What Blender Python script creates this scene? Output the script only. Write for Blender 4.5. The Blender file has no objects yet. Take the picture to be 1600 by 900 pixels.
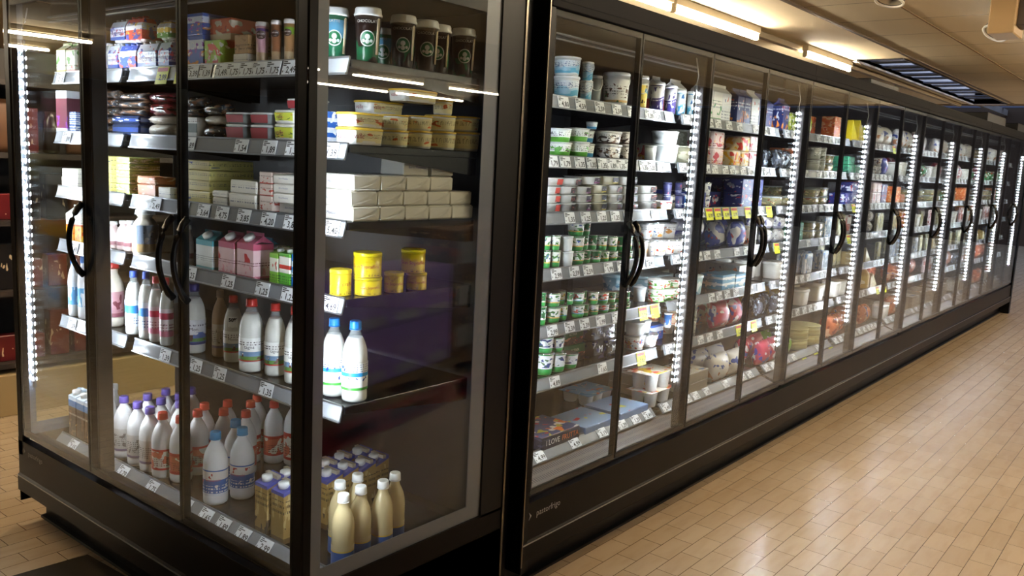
import bpy, math, random
from mathutils import Vector, Matrix
S = bpy.context.scene
COL = S.collection
PI = math.pi
random.seed(7)

# ------------------------------------------------------------------ camera, world, exposure
F_PX = 1344.77
R3 = ((0.6283666535817821, 0.08468595503496222, -0.7732940176195915),
      (-0.776396368280959, 0.13040215640127187, -0.616606809016926),
      (0.048621270927138915, 0.9878378240509496, 0.14769023457126468))
CAM = Vector((0, 0, 1.6))
cd = bpy.data.cameras.new('camera')
cd.sensor_width = 36.0
cd.lens = F_PX * 36.0 / 1600.0
cd.clip_start = 0.05
cam = bpy.data.objects.new('camera', cd)
COL.objects.link(cam)
M = Matrix(R3).to_4x4()
M.translation = CAM
cam.matrix_world = M
S.camera = cam

S.view_settings.view_transform = 'Standard'
S.view_settings.look = 'None'
S.view_settings.gamma = 1.0
S.view_settings.use_curve_mapping = False
S.view_settings.exposure = 0.9
LED_POWER = 260.0
TUBE_POWER = 70.0
SKY_POWER = 1.6

W = bpy.data.worlds.new('world')
S.world = W
W.use_nodes = True
bg = W.node_tree.nodes['Background']
bg.inputs[0].default_value = (0.36, 0.27, 0.18, 1)
bg.inputs[1].default_value = 0.2

cy = S.cycles
cy.max_bounces = 10
cy.diffuse_bounces = 3
cy.glossy_bounces = 5
cy.transmission_bounces = 4
cy.transparent_max_bounces = 28
cy.caustics_reflective = False
cy.caustics_refractive = False
cy.sample_clamp_indirect = 6.0
cy.use_denoising = True

def ray(u, v):
    a = ((u - 800) / F_PX, -(v - 450) / F_PX, -1.0)
    return Vector([sum(R3[i][j] * a[j] for j in range(3)) for i in range(3)])
def at(u, v, axis, val):
    """the point of the plane axis = val that stands at picture position u, v"""
    d = ray(u, v)
    t = (val - CAM[axis]) / d[axis]
    return CAM + d * t

# ------------------------------------------------------------------ materials
def lin(c):
    return tuple((x / 12.92 if x <= 0.04045 else ((x + 0.055) / 1.055) ** 2.4) for x in c)
def rgb(h):
    if isinstance(h, str):
        return lin(tuple(int(h[i:i + 2], 16) / 255 for i in (0, 2, 4))) + (1,)
    return tuple(h) + (1,) if len(h) == 3 else tuple(h)
_m = {}
def mat(col, rough=0.5, metal=0.0, spec=0.5, emit=None, power=0.0, alpha=None, coat=0.0):
    key = (col, rough, metal, spec, emit, power, alpha, coat)
    if key in _m: return _m[key]
    m = bpy.data.materials.new('plain')
    m.use_nodes = True
    b = m.node_tree.nodes['Principled BSDF']
    b.inputs['Base Color'].default_value = rgb(col)
    b.inputs['Roughness'].default_value = rough
    b.inputs['Metallic'].default_value = metal
    b.inputs['Specular IOR Level'].default_value = spec
    b.inputs['Coat Weight'].default_value = coat
    if emit:
        b.inputs['Emission Color'].default_value = rgb(emit)
        b.inputs['Emission Strength'].default_value = power
    _m[key] = m
    if alpha is not None:
        nt = m.node_tree
        mix = nt.nodes.new('ShaderNodeMixShader'); tr = nt.nodes.new('ShaderNodeBsdfTransparent')
        mix.inputs[0].default_value = alpha
        nt.links.new(tr.outputs[0], mix.inputs[1]); nt.links.new(b.outputs[0], mix.inputs[2])
        nt.links.new(mix.outputs[0], nt.nodes['Material Output'].inputs[0])
    return m

class NT:
    """small helper to write node trees"""
    def __init__(self, m): self.t = m.node_tree; self.N = m.node_tree.nodes; self.L = m.node_tree.links
    def n(self, kind, **kw):
        x = self.N.new(kind)
        for k, v in kw.items(): setattr(x, k, v)
        return x
    def link(self, a, b): self.L.new(a, b)
    def math(self, op, a, b=None, c=None):
        x = self.n('ShaderNodeMath', operation=op)
        for i, q in enumerate((a, b, c)):
            if q is None: continue
            if hasattr(q, 'is_output'): self.link(q, x.inputs[i])
            else: x.inputs[i].default_value = q
        return x.outputs[0]
    def mix(self, f, a, b):
        x = self.n('ShaderNodeMix', data_type='RGBA')
        for i, q in ((0, f), (6, a), (7, b)):
            if hasattr(q, 'is_output'): self.link(q, x.inputs[i])
            else: x.inputs[i].default_value = q
        return x.outputs[2]

def art(base, bands=(), blobs=(), text=None, rough=0.35, coat=0.0, rnd=True, slant=0.0):
    """printed packaging: bands (z0, z1, colour), blobs (colour, scale, threshold, z0, z1), text (colour, z0, z1, rows)"""
    key = ('art', base, tuple(bands), tuple(blobs), text, rough, coat, slant)
    if key in _m: return _m[key]
    m = bpy.data.materials.new('printed'); m.use_nodes = True
    k = NT(m); b = k.N['Principled BSDF']
    tc = k.n('ShaderNodeTexCoord')
    sp = k.n('ShaderNodeSeparateXYZ'); k.link(tc.outputs['Generated'], sp.inputs[0])
    z = sp.outputs[2]
    if slant:
        z = k.math('ADD', z, k.math('MULTIPLY', k.math('SINE', k.math('MULTIPLY', k.math('ADD', sp.outputs[0], sp.outputs[1]), 5.0)), slant))
    oi = k.n('ShaderNodeObjectInfo')
    off = k.n('ShaderNodeCombineXYZ')
    r = k.math('MULTIPLY', oi.outputs['Random'], 30.0 if rnd else 0.0)
    k.link(r, off.inputs[0]); k.link(r, off.inputs[1])
    def inside(z0, z1):
        return k.math('MULTIPLY', k.math('GREATER_THAN', z, z0), k.math('LESS_THAN', z, z1))
    c = rgb(base)
    for z0, z1, cc in bands:
        c = k.mix(inside(z0, z1), c, rgb(cc))
    va = k.n('ShaderNodeVectorMath', operation='ADD')
    k.link(tc.outputs['Generated'], va.inputs[0]); k.link(off.outputs[0], va.inputs[1])
    for cc, sc, th, z0, z1 in blobs:
        nz = k.n('ShaderNodeTexNoise'); nz.inputs['Scale'].default_value = sc; nz.inputs['Detail'].default_value = 1.0
        k.link(va.outputs[0], nz.inputs['Vector'])
        f = k.math('MULTIPLY', k.math('GREATER_THAN', nz.outputs['Fac'], th), inside(z0, z1))
        c = k.mix(f, c, rgb(cc))
    if text:
        cc, z0, z1, rows = text
        vm = k.n('ShaderNodeVectorMath', operation='MULTIPLY'); vm.inputs[1].default_value = (26, 26, 2.0)
        k.link(tc.outputs['Generated'], vm.inputs[0])
        nz = k.n('ShaderNodeTexNoise'); nz.inputs['Scale'].default_value = 1.0; nz.inputs['Detail'].default_value = 2.0
        k.link(vm.outputs[0], nz.inputs['Vector'])
        fr = k.math('FRACT', k.math('MULTIPLY', z, float(rows)))
        f = k.math('MULTIPLY', k.math('MULTIPLY', k.math('GREATER_THAN', nz.outputs['Fac'], 0.5), k.math('LESS_THAN', fr, 0.45)), inside(z0, z1))
        c = k.mix(f, c, rgb(cc))
    if hasattr(c, 'is_output'): k.link(c, b.inputs['Base Color'])
    else: b.inputs['Base Color'].default_value = c
    b.inputs['Roughness'].default_value = rough
    b.inputs['Coat Weight'].default_value = coat
    _m[key] = m
    return m

def glass_mat(tint=(0.97, 0.985, 0.98), ior=1.5):
    key = ('glass', tint, ior)
    if key in _m: return _m[key]
    m = bpy.data.materials.new('clear_glass'); m.use_nodes = True
    k = NT(m); k.N.remove(k.N['Principled BSDF'])
    fr = k.n('ShaderNodeFresnel'); fr.inputs[0].default_value = ior
    geo = k.n('ShaderNodeNewGeometry')
    # the same reflectance from either face of the pane
    lw = k.n('ShaderNodeVectorMath', operation='DOT_PRODUCT')
    k.link(geo.outputs['Incoming'], lw.inputs[0]); k.link(geo.outputs['Normal'], lw.inputs[1])
    cs = k.math('ABSOLUTE', lw.outputs['Value'])
    p5 = k.math('POWER', k.math('SUBTRACT', 1.0, cs), 5.0)
    f = k.math('ADD', 0.02, k.math('MULTIPLY', 0.8, p5))
    tr = k.n('ShaderNodeBsdfTransparent'); tr.inputs[0].default_value = tint + (1,)
    gl = k.n('ShaderNodeBsdfGlossy'); gl.inputs['Roughness'].default_value = 0.0; gl.inputs[0].default_value = (1, 1, 1, 1)
    mx = k.n('ShaderNodeMixShader')
    k.link(f, mx.inputs[0]); k.link(tr.outputs[0], mx.inputs[1]); k.link(gl.outputs[0], mx.inputs[2])
    k.link(mx.outputs[0], k.N['Material Output'].inputs[0])
    _m[key] = m
    return m
GLASS = glass_mat()

# ------------------------------------------------------------------ mesh builder
class MB:
    def __init__(self): self.v = []; self.f = []; self.m = []; self.mats = []; self.s = []
    def _mi(self, mt):
        if mt not in self.mats: self.mats.append(mt)
        return self.mats.index(mt)
    def add(self, vs, fs, mt, smooth=False):
        o = len(self.v); i = self._mi(mt)
        self.v += [tuple(p) for p in vs]
        for f in fs:
            self.f.append(tuple(o + q for q in f)); self.m.append(i); self.s.append(smooth)
        return self
    def box(self, x0, x1, y0, y1, z0, z1, mt, bev=0.0):
        if x0 > x1: x0, x1 = x1, x0
        if y0 > y1: y0, y1 = y1, y0
        if z0 > z1: z0, z1 = z1, z0
        if bev <= 0:
            v = [(x, y, z) for z in (z0, z1) for y in (y0, y1) for x in (x0, x1)]
            return self.add(v, [(0, 2, 3, 1), (4, 5, 7, 6), (0, 1, 5, 4), (2, 6, 7, 3), (0, 4, 6, 2), (1, 3, 7, 5)], mt)
        b = min(bev, (x1 - x0) * .45, (y1 - y0) * .45, (z1 - z0) * .45)
        # chamfered box: three rings of eight
        def ring(z, i):
            return [(x0 + b - (b - i), y0 + b, z), (x0 + b, y0 + b - (b - i), z), (x1 - b, y0 + b - (b - i), z), (x1 - b + (b - i), y0 + b, z),
                    (x1 - b + (b - i), y1 - b, z), (x1 - b, y1 - b + (b - i), z), (x0 + b, y1 - b + (b - i), z), (x0 + b - (b - i), y1 - b, z)]
        rs = [ring(z0, b * .95), ring(z0 + b, 0), ring(z1 - b, 0), ring(z1, b * .95)]
        v = [p for r in rs for p in r]
        fs = [tuple(reversed(range(8))), tuple(range(24, 32))]
        for k in range(3):
            for j in range(8):
                fs.append((k * 8 + j, k * 8 + (j + 1) % 8, k * 8 + 8 + (j + 1) % 8, k * 8 + 8 + j))
        return self.add(v, fs, mt)
    def lathe(self, prof, mt, n=18, cx=0, cy=0, smooth=True, sq=None, caps=True):
        """prof: (radius, z) pairs; sq = (ax, ay, power) makes a rounded rectangle section"""
        v = []; fs = []
        for r, z in prof:
            for i in range(n):
                a = 2 * PI * (i + .5) / n
                c, s = math.cos(a), math.sin(a)
                if sq:
                    e = 2.0 / sq[2]
                    c = math.copysign(abs(c) ** e, c) * sq[0]; s = math.copysign(abs(s) ** e, s) * sq[1]
                v.append((cx + r * c, cy + r * s, z))
        for k in range(len(prof) - 1):
            for i in range(n):
                j = (i + 1) % n
                fs.append((k * n + i, k * n + j, (k + 1) * n + j, (k + 1) * n + i))
        self.add(v, fs, mt, smooth)
        if caps:
            o = len(self.v) - len(v); mi = self._mi(mt)
            if prof[0][0] > 1e-5: self.f.append(tuple(o + q for q in reversed(range(n)))); self.m.append(mi); self.s.append(False)
            if prof[-1][0] > 1e-5: self.f.append(tuple(o + (len(prof) - 1) * n + q for q in range(n))); self.m.append(mi); self.s.append(False)
        return self
    def tube(self, pts, r, mt, n=8, sx=1.0):
        pts = [Vector(p) for p in pts]; v = []; fs = []
        up0 = Vector((0, 0, 1))
        for i, p in enumerate(pts):
            d = (pts[min(i + 1, len(pts) - 1)] - pts[max(i - 1, 0)]).normalized()
            up = up0 if abs(d.dot(up0)) < .9 else Vector((0, 1, 0))
            a = d.cross(up).normalized(); b = a.cross(d).normalized()
            rr = r[i] if isinstance(r, (list, tuple)) else r
            for k in range(n):
                t = 2 * PI * k / n
                v.append(p + a * (math.cos(t) * rr * sx) + b * (math.sin(t) * rr))
        for i in range(len(pts) - 1):
            for k in range(n):
                j = (k + 1) % n
                fs.append((i * n + k, i * n + j, (i + 1) * n + j, (i + 1) * n + k))
        fs += [tuple(reversed(range(n))), tuple((len(pts) - 1) * n + k for k in range(n))]
        return self.add(v, fs, mt, True)
    def prism(self, poly, axis, a0, a1, mt):
        """closed polygon in the plane across an axis, pushed from a0 to a1"""
        def P(p, a):
            return {0: (a, p[0], p[1]), 1: (p[0], a, p[1]), 2: (p[0], p[1], a)}[axis]
        n = len(poly)
        v = [P(p, a0) for p in poly] + [P(p, a1) for p in poly]
        fs = [tuple(reversed(range(n))), tuple(range(n, 2 * n))] + [(i, (i + 1) % n, n + (i + 1) % n, n + i) for i in range(n)]
        return self.add(v, fs, mt)
    def merge(self, o, off=(0, 0, 0)):
        base = len(self.v)
        self.v += [(p[0] + off[0], p[1] + off[1], p[2] + off[2]) for p in o.v]
        mp = [self._mi(x) for x in o.mats]
        for f, m_, s in zip(o.f, o.m, o.s):
            self.f.append(tuple(base + q for q in f)); self.m.append(mp[m_]); self.s.append(s)
        return self
    def mesh(self, name):
        me = bpy.data.meshes.new(name)
        me.from_pydata(self.v, [], self.f)
        for x in self.mats: me.materials.append(x)
        me.polygons.foreach_set('material_index', self.m)
        me.polygons.foreach_set('use_smooth', self.s)
        me.update()
        return me
    def obj(self, name, parent=None, loc=(0, 0, 0), rz=0.0):
        return link(name, self.mesh(name), parent, loc, rz)

def link(name, data, parent=None, loc=(0, 0, 0), rz=0.0):
    o = bpy.data.objects.new(name, data)
    COL.objects.link(o)
    o.location = loc; o.rotation_euler = (0, 0, rz)
    if parent: o.parent = parent
    return o
SEEN = {}
def tag(o, label, cat, group=None, kind=None):
    if label:
        SEEN.setdefault(label, []).append(o.name)
        o['label'] = label
    if cat: o['category'] = cat
    if group: o['group'] = group
    if kind: o['kind'] = kind
    return o
def thing(name, label, cat, loc=(0, 0, 0), rz=0.0, group=None):
    return tag(link(name, None, None, loc, rz), label, cat, group)
def struct(mb, name):
    o = mb.obj(name); o['kind'] = 'structure'; return o

_t = {}
def text_mb(s, size, mt, wrap=None, face='-y', space=1.0, shear=0.0, bold=0.0):
    """raised lettering in the x-z plane reading from -y, centred on the origin"""
    key = (s, size, mt.name, wrap, space, shear, bold)
    if key in _t: return _t[key]
    cu = bpy.data.curves.new('lettering', 'FONT')
    cu.body = s; cu.size = size; cu.resolution_u = 2; cu.space_character = space; cu.shear = shear; cu.offset = bold
    cu.align_x = 'CENTER'; cu.align_y = 'CENTER'
    o = bpy.data.objects.new('lettering', cu); COL.objects.link(o)
    dg = bpy.context.evaluated_depsgraph_get()
    me = bpy.data.meshes.new_from_object(o.evaluated_get(dg))
    b = MB(); vs = []
    for q in me.vertices:
        x, z = q.co.x, q.co.y
        if wrap:
            a = x / wrap
            vs.append((math.sin(a) * wrap, wrap - math.cos(a) * wrap, z))
        else: vs.append((x, 0, z))
    b.add(vs, [tuple(p.vertices) for p in me.polygons], mt)
    bpy.data.objects.remove(o); bpy.data.curves.remove(cu); bpy.data.meshes.remove(me)
    _t[key] = b
    return b
# ------------------------------------------------------------------ packaged goods; each builder gives (part name, mesh, parent index) with its front towards -y
WHITE = mat('e9e9e6', .35); MILK = mat('f3f1e8', .3); BLACKP = mat('101010', .4); GREY = mat('8a8a8a', .4)
CLEAR = mat('dfe6e6', .08, alpha=.22); CLEARD = mat('c8cfd0', .1, alpha=.45)
FOIL = mat('c9ccd0', .25, metal=.8); INK = mat('17171a', .6)

def bottle(h, d, body, cap, label=None, lz=(.16, .52), clear=False, n=18, word=None, neck=.36):
    r = d / 2; P = []
    prof = [(r * .82, 0), (r * .97, h * .02), (r, h * .05), (r, h * .13), (r * .965, h * .14), (r * .965, h * .15), (r, h * .16), (r, h * .56),
            (r * .985, h * .6), (r * .93, h * .66), (r * .82, h * .72), (r * .66, h * .78), (r * .5, h * .825), (r * neck * 1.05, h * .86), (r * neck, h * .9), (r * neck, h * .95)]
    if clear:
        P.append(('bottle_body', MB().lathe(prof, CLEAR, n), None))
        P.append(('milk_fill', MB().lathe([(a * .95, max(b, h * .008)) for a, b in prof if b < h * .8] + [(r * .55, h * .8)], body, n), None))
    else:
        P.append(('bottle_body', MB().lathe(prof, body, n), None))
    cr = r * neck * 1.22
    c = MB().lathe([(cr, h * .905), (cr * 1.03, h * .915), (cr * 1.0, h * .985), (cr * .9, h)], cap, n)
    c.lathe([(cr * 1.08, h * .893), (cr * 1.08, h * .903)], cap, n)
    P.append(('cap', c, None))
    if label:
        P.append(('label', MB().lathe([(r * 1.012, h * lz[0]), (r * 1.012, h * lz[1])], label, n + 6, caps=False), None))
        if word:
            w = text_mb(word[0], word[1], word[2], wrap=r * 1.018)
            P.append(('lettering', MB().merge(w, (0, -r * 1.02, h * (lz[0] + (lz[1] - lz[0]) * .62))), len(P) - 1))
    return P

def gable(w, h, d, body, roof, cap, word=None):
    P = []; x, y = w / 2, d / 2; z1 = h * .76; z2 = h * .94
    b = MB().box(-x, x, -y, y, 0, z1, body)
    P.append(('carton_body', b, None))
    r = MB()
    r.add([(-x, -y, z1), (x, -y, z1), (x, y, z1), (-x, y, z1), (-x, 0, z2), (x, 0, z2), (-x * .2, 0, z2), (x * .2, 0, z2)],
          [(0, 1, 5, 4), (2, 3, 4, 5)], roof)
    r.add([(-x, -y, z1), (-x, 0, z2), (-x, y, z1), (-x * .82, 0, z1 + (z2 - z1) * .2)], [(0, 3, 1), (3, 2, 1)], roof)
    r.add([(x, -y, z1), (x, 0, z2), (x, y, z1), (x * .82, 0, z1 + (z2 - z1) * .2)], [(0, 1, 3), (3, 1, 2)], roof)
    r.box(-x, x, -.0025, .0025, z2 - .002, h, roof)
    P.append(('gable_top', r, None))
    if cap:
        t = MB(); nrm = Vector((0, -(z2 - z1), y)).normalized(); c = Vector((0, -y * .5, (z1 + z2) / 2)); rr = min(w * .24, .018)
        t.tube([c + nrm * .0, c + nrm * .012], rr, cap, 14)
        P.append(('cap', t, 1))
    if word:
        P.append(('lettering', MB().merge(text_mb(word[0], word[1], word[2]), (0, -y - .0008, h * word[3])), 0))
    return P

def slant_carton(w, h, d, body, top, cap, band=None):
    P = []; x, y = w / 2, d / 2; zf, zb = h * .84, h * .95
    b = MB(); b.add([(-x, -y, 0), (x, -y, 0), (x, y, 0), (-x, y, 0), (-x, -y, zf * .93), (x, -y, zf * .93), (x, y, zb * .93), (-x, y, zb * .93)],
                    [(3, 2, 1, 0), (0, 1, 5, 4), (1, 2, 6, 5), (2, 3, 7, 6), (3, 0, 4, 7)], body)
    P.append(('carton_body', b, None))
    t = MB(); t.add([(-x, -y, zf * .93), (x, -y, zf * .93), (x, y, zb * .93), (-x, y, zb * .93), (-x, -y, zf), (x, -y, zf), (x, y, zb), (-x, y, zb)],
                    [(4, 5, 6, 7), (0, 1, 5, 4), (1, 2, 6, 5), (2, 3, 7, 6), (3, 0, 4, 7)], top)
    P.append(('carton_top', t, None))
    t = MB().box(-x, x, y * .18, y * .62, (zf + zb) / 2 + .0005, zb + .003, band or mat('b9ad98', .5))
    P.append(('seam_flap', t, 1))
    c = Vector((0, -y * .25, (zf + zb) / 2 - .004))
    P.append(('cap', MB().tube([c, c + Vector((0, -.002, h * .09))], min(w * .27, .017), cap, 14), 1))
    return P

def tub(d, h, body, lid, n=20, taper=.86, handle=False, label=None, word=None, lidh=.1):
    r = d / 2; P = []; hl = max(h * lidh, .004)
    P.append(('tub_body', MB().lathe([(r * taper * .96, 0), (r * taper, h * .02), (r * .95, h - hl)], body, n), None))
    P.append(('lid', MB().lathe([(r, h - hl), (r, h - hl * .25), (r * .95, h), (r * .9, h - hl * .1), (r * .88, h - hl * .25)], lid, n), None))
    if label:
        P.append(('label', MB().lathe([(r * (taper + .035), h * .12), (r * .955, h * .8)], label, n, caps=False), None))
    if handle:
        pts = [(-r * .97 * math.cos(a), -r * .97 * abs(math.sin(a)) - .002, h * .88 - h * .42 * math.sin(a)) for a in [PI * i / 12 for i in range(13)]]
        P.append(('handle', MB().tube(pts, .0022, WHITE, 6), None))
    if word:
        P.append(('lettering', MB().merge(text_mb(word[0], word[1], word[2], wrap=r * .95), (0, -r * .95, h * word[3])), 0))
    return P

def box_tub(w, h, d, body, lid, n=24, label=None, taper=.86, word=None):
    """rounded rectangular margarine tub"""
    P = []; s = (1, d / w, 4.5); r = w / 2
    P.append(('tub_body', MB().lathe([(r * taper * .97, 0), (r * taper, h * .04), (r * .96, h * .86)], body, n, sq=s), None))
    P.append(('lid', MB().lathe([(r, h * .84), (r, h * .95), (r * .96, h)], lid, n, sq=s), None))
    if label:
        y = d / 2 * .955
        P.append(('label', MB().add([(-w * .36, -y * .96, h * .14), (w * .36, -y * .96, h * .14), (w * .38, -y * 1.03, h * .8), (-w * .38, -y * 1.03, h * .8)], [(0, 1, 2, 3)], label), None))
    if word:
        P.append(('lettering', MB().merge(text_mb(word[0], word[1], word[2]), (word[3] * w, -d / 2 * 1.0, h * .5)), 0))
        if len(word) > 4:
            t = text_mb(word[0], word[1], word[2]); b = MB(); b.add([(-w / 2 - .0005, -q[0], q[2] + h * .5) for q in t.v], t.f, word[2]); P.append(('lettering', b, 0))
    return P

def tray(w, h, d, body, film, label, side=1):
    """white twin pot or tray with a film lid and a label at one end"""
    P = []; s = (1, d / w, 5.0); r = w / 2
    P.append(('tray_body', MB().lathe([(r * .8, 0), (r * .84, h * .05), (r * .95, h * .9), (r, h * .92), (r, h * .96)], body, 24, sq=s), None))
    P.append(('film_lid', MB().lathe([(r * .98, h * .96), (r * .97, h)], film, 24, sq=s), None))
    a = side * w * .1; b_ = side * w * .42; y = d / 2
    x0, x1 = min(a, b_), max(a, b_)
    P.append(('label', MB().add([(x0, -y * .9, h * .16), (x1 * .97, -y * .9, h * .16), (x1, -y * .965, h * .84), (x0, -y * .965, h * .84)], [(0, 1, 2, 3)], label), None))
    return P

def carton_box(w, h, d, m, side=None, word=None, bev=.0015, window=None):
    x, y = w / 2, d / 2
    P = [('box_body', MB().box(-x, x, -y, y, 0, h, m, bev), None)]
    if side: P.append(('front_panel', MB().box(-x * .985, x * .985, -y - .0008, -y + .001, h * .02, h * .98, side), None))
    if window: P.append(('window', MB().box(-x * .6, x * .6, -y - .0014, -y - .0005, h * .25, h * .8, window), None))
    for wd in (word or []):
        P.append(('lettering', MB().merge(text_mb(wd[0], wd[1], wd[2]), (wd[3] * w, -y - .0018, h * wd[4])), 0))
    return P

def brick(w, h, d, m, word=None, fold=True, ink=None):
    x, y = w / 2, d / 2; b = MB(); rnd = random.Random(int(w * 1000 + h * 7000 + d * 300))
    b.box(-x, x, -y, y, 0, h, m, .004)
    b.v = [(p[0] + rnd.uniform(-.0015, .0015), p[1] + rnd.uniform(-.002, .002), p[2] + (rnd.uniform(-.001, .001) if p[2] > .01 else 0)) for p in b.v]
    P = [('wrapped_block', b, None)]
    if fold:
        f = MB(); e = .0016; yy = -y - .002
        f.add([(-x * .9, yy + .001, h * .12), (x * .5, yy - e, h * .5), (x * .95, yy + .001, h * .97), (x * .93, yy + .001, h * .1), (-x * .2, yy - e * .6, h * .2)],
              [(0, 4, 1), (1, 4, 3), (1, 3, 2)], m)
        P.append(('wrapper_fold', f, 0))
    if word:
        if len(word) > 3:
            t = text_mb(word[0], word[1], word[2]); b2 = MB(); b2.add([(-x - .0045, -q[0], q[2] + h * .5) for q in t.v], t.f, word[2]); P.append(('lettering', b2, 0))
        else: P.append(('lettering', MB().merge(text_mb(word[0], word[1], word[2]), (0, -y - .0045, h * .55)), 0))
    return P

def tin(d, h, m, lid, n=24, word=None):
    r = d / 2
    P = [('tin_body', MB().lathe([(r * .97, 0), (r * .99, h * .02), (r * .97, h * .05), (r * .97, h * .86)], m, n), None),
         ('lid', MB().lathe([(r, h * .84), (r, h * .97), (r * .96, h), (r * .9, h * .98)], lid, n), None)]
    for wd in (word or []):
        P.append(('lettering', MB().merge(text_mb(wd[0], wd[1], wd[2], wrap=r * .98), (0, -r * .98, h * wd[3])), 0))
    return P

def pouch(w, h, d, m, n=20, rows=9, lean=0.0, seal=None):
    b = MB(); v = []; fs = []
    rnd = random.Random(int(w * 900 + h * 5000))
    for k in range(rows):
        t = k / (rows - 1); th = max(.04, math.sin(PI * min(1, t * .9 + .08)) ** .6) * d / 2; ww = w / 2 * (.97 + .03 * math.cos(PI * 2 * t))
        if t > .93: th = .002
        for i in range(n):
            a = 2 * PI * i / n; c, s = math.cos(a), math.sin(a)
            e = .7
            j = 1 + rnd.uniform(-.05, .05) * (0 if t > .9 else 1)
            v.append((math.copysign(abs(c) ** e, c) * ww * (1 if t > .9 else j), math.copysign(abs(s) ** e, s) * th * j + lean * t * d, h * t))
    for k in range(rows - 1):
        for i in range(n):
            j = (i + 1) % n
            fs.append((k * n + i, k * n + j, (k + 1) * n + j, (k + 1) * n + i))
    fs.append(tuple(reversed(range(n)))); fs.append(tuple((rows - 1) * n + i for i in range(n)))
    b.add(v, fs, m, True)
    P = [('bag', b, None)]
    if seal: P.append(('top_seal', MB().box(-w * .48, w * .48, lean * d - .0025, lean * d + .0025, h - .001, h + .014, seal), None))
    return P

def pot(d, h, body, label, lid, n=16):
    """yogurt pot: coloured foot, printed band and foil lid"""
    r = d / 2
    return [('pot_body', MB().lathe([(r * .7, 0), (r * .8, h * .05), (r * .86, h * .22), (r * .84, h * .24), (r * .92, h * .93), (r * .98, h * .95)], body, n), None),
            ('sleeve', MB().lathe([(r * .885, h * .3), (r * .955, h * .9)], label, n, caps=False), None),
            ('foil_lid', MB().lathe([(r * 1.0, h * .95), (r * 1.02, h * .97), (r * .98, h)], lid, n), None)]

def coffee_cup(d, h, sleeve, lid, logo=True, straw=True, tip=0.0, word='CHOCOLATE'):
    r = d / 2
    P = [('cup_body', MB().lathe([(r * .72, 0), (r * .74, h * .03), (r * .93, h * .86)], sleeve, 24), None),
         ('lid', MB().lathe([(r * .98, h * .84), (r * 1.0, h * .87), (r * .94, h * .9), (r * .92, h * .97), (r * .86, h), (r * .8, h * .985)], lid, 24), None)]
    if logo:
        wr = r * .84; g = MB(); green = mat('0d6b3f', .4); wh = mat('dfe3df', .4)
        def disc(rad, dz, mt, e, seg=20, x0=0):
            vs = [(x0, 0)] + [(x0 + rad * math.cos(2 * PI * i / seg), rad * math.sin(2 * PI * i / seg)) for i in range(seg)]
            pv = []
            for x, z in vs:
                q = wr + e + (z + dz - h * .4) * .22 * (r / h) * 2; a = x / q
                pv.append((math.sin(a) * q, -math.cos(a) * q, z + dz))
            g.add(pv, [(0, i + 1, (i + 1) % seg + 1) for i in range(seg)], mt)
        zc = h * .42; R_ = d * .27
        disc(R_, zc, wh, .0016); disc(R_ * .86, zc, green, .0022); disc(R_ * .34, zc + R_ * .22, wh, .0028, 12); 
        for s in (-1, 1): disc(R_ * .2, zc - R_ * .3, wh, .0029, 10, s * R_ * .5)
        disc(R_ * .3, zc - R_ * .38, wh, .003, 10)
        P.append(('round_emblem', g, 0))
    if word:
        P.append(('lettering', MB().merge(text_mb(word, h * .075, mat('d8d4c8', .5), wrap=r * .93), (0, -r * .945, h * .73)), 0))
    if straw:
        st = MB(); m = mat('e0cba6', .5); a = .85
        for k in (-1, 1):
            pts = [(math.sin(a + k * .045) * r * (.86 + .13 * t), -math.cos(a + k * .045) * r * (.86 + .13 * t), h * (.14 + .64 * t)) for t in (0, .5, 1)]
            st.tube(pts, .0024, m, 6)
        st.tube([(math.sin(a - .045) * r, -math.cos(a - .045) * r, h * .78), (math.sin(a) * r, -math.cos(a) * r, h * .79), (math.sin(a + .045) * r, -math.cos(a + .045) * r, h * .78)], .0024, m, 6)
        P.append(('straw', st, None))
    return P

def bottle_pack(w, h, d, sleeve, body, nb=3, caps=None, word=None):
    """a carton sleeve round a row of small drinking bottles"""
    P = []; x, y = w / 2, d / 2
    s = MB()
    prof = [(-y, h * .1), (-y, h * .62), (-y * .7, h * .9), (y * .7, h * .9), (y, h * .62), (y, h * .1)]
    s.prism(prof, 0, -x, x, sleeve)
    P.append(('card_sleeve', s, None))
    for i in range(nb):
        cx = -x + w * (i + .5) / nb; rr = w / nb * .46
        bt = MB().lathe([(rr * .8, 0), (rr, h * .04), (rr, h * .5), (rr * .6, h * .8), (rr * .55, h * .96)], body, 10, cx=cx, cy=-y * .35)
        bt.lathe([(rr * .62, h * .93), (rr * .62, h)], caps or WHITE, 10, cx=cx, cy=-y * .35)
        P.append(('small_bottle', bt, None))
    if word: P.append(('lettering', MB().merge(text_mb(word[0], word[1], word[2]), (0, -y - .001, h * .38)), 0))
    return P

def can_drink(d, h, m, lid):
    r = d / 2
    return [('cup_body', MB().lathe([(r * .8, 0), (r * .84, h * .03), (r * .96, h * .9)], m, 20), None),
            ('lid', MB().lathe([(r, h * .89), (r, h * .95), (r * .95, h * .98), (r * .88, h)], lid, 20), None)]

def card_pack(w, h, d, card, slices, frame=None):
    """flat vacuum pack leaning on the shelf with a printed card"""
    P = [('backing', MB().box(-w / 2, w / 2, -d * .2, d * .5, 0, h, card, .003), None),
         ('blister', MB().lathe([(w * .42, -d * .2), (w * .4, d * .1), (w * .32, d * .3)], slices, 16, sq=(1, h / w, 5)), None)]
    b = P[1][1]; b.v = [(p[0], -p[2] - .0, p[1] + h * .5) for p in b.v]
    if frame: P.append(('sticker', MB().box(-w * .3, w * .3, -d * .52, -d * .48, h * .55, h * .9, frame), None))
    return P

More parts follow.
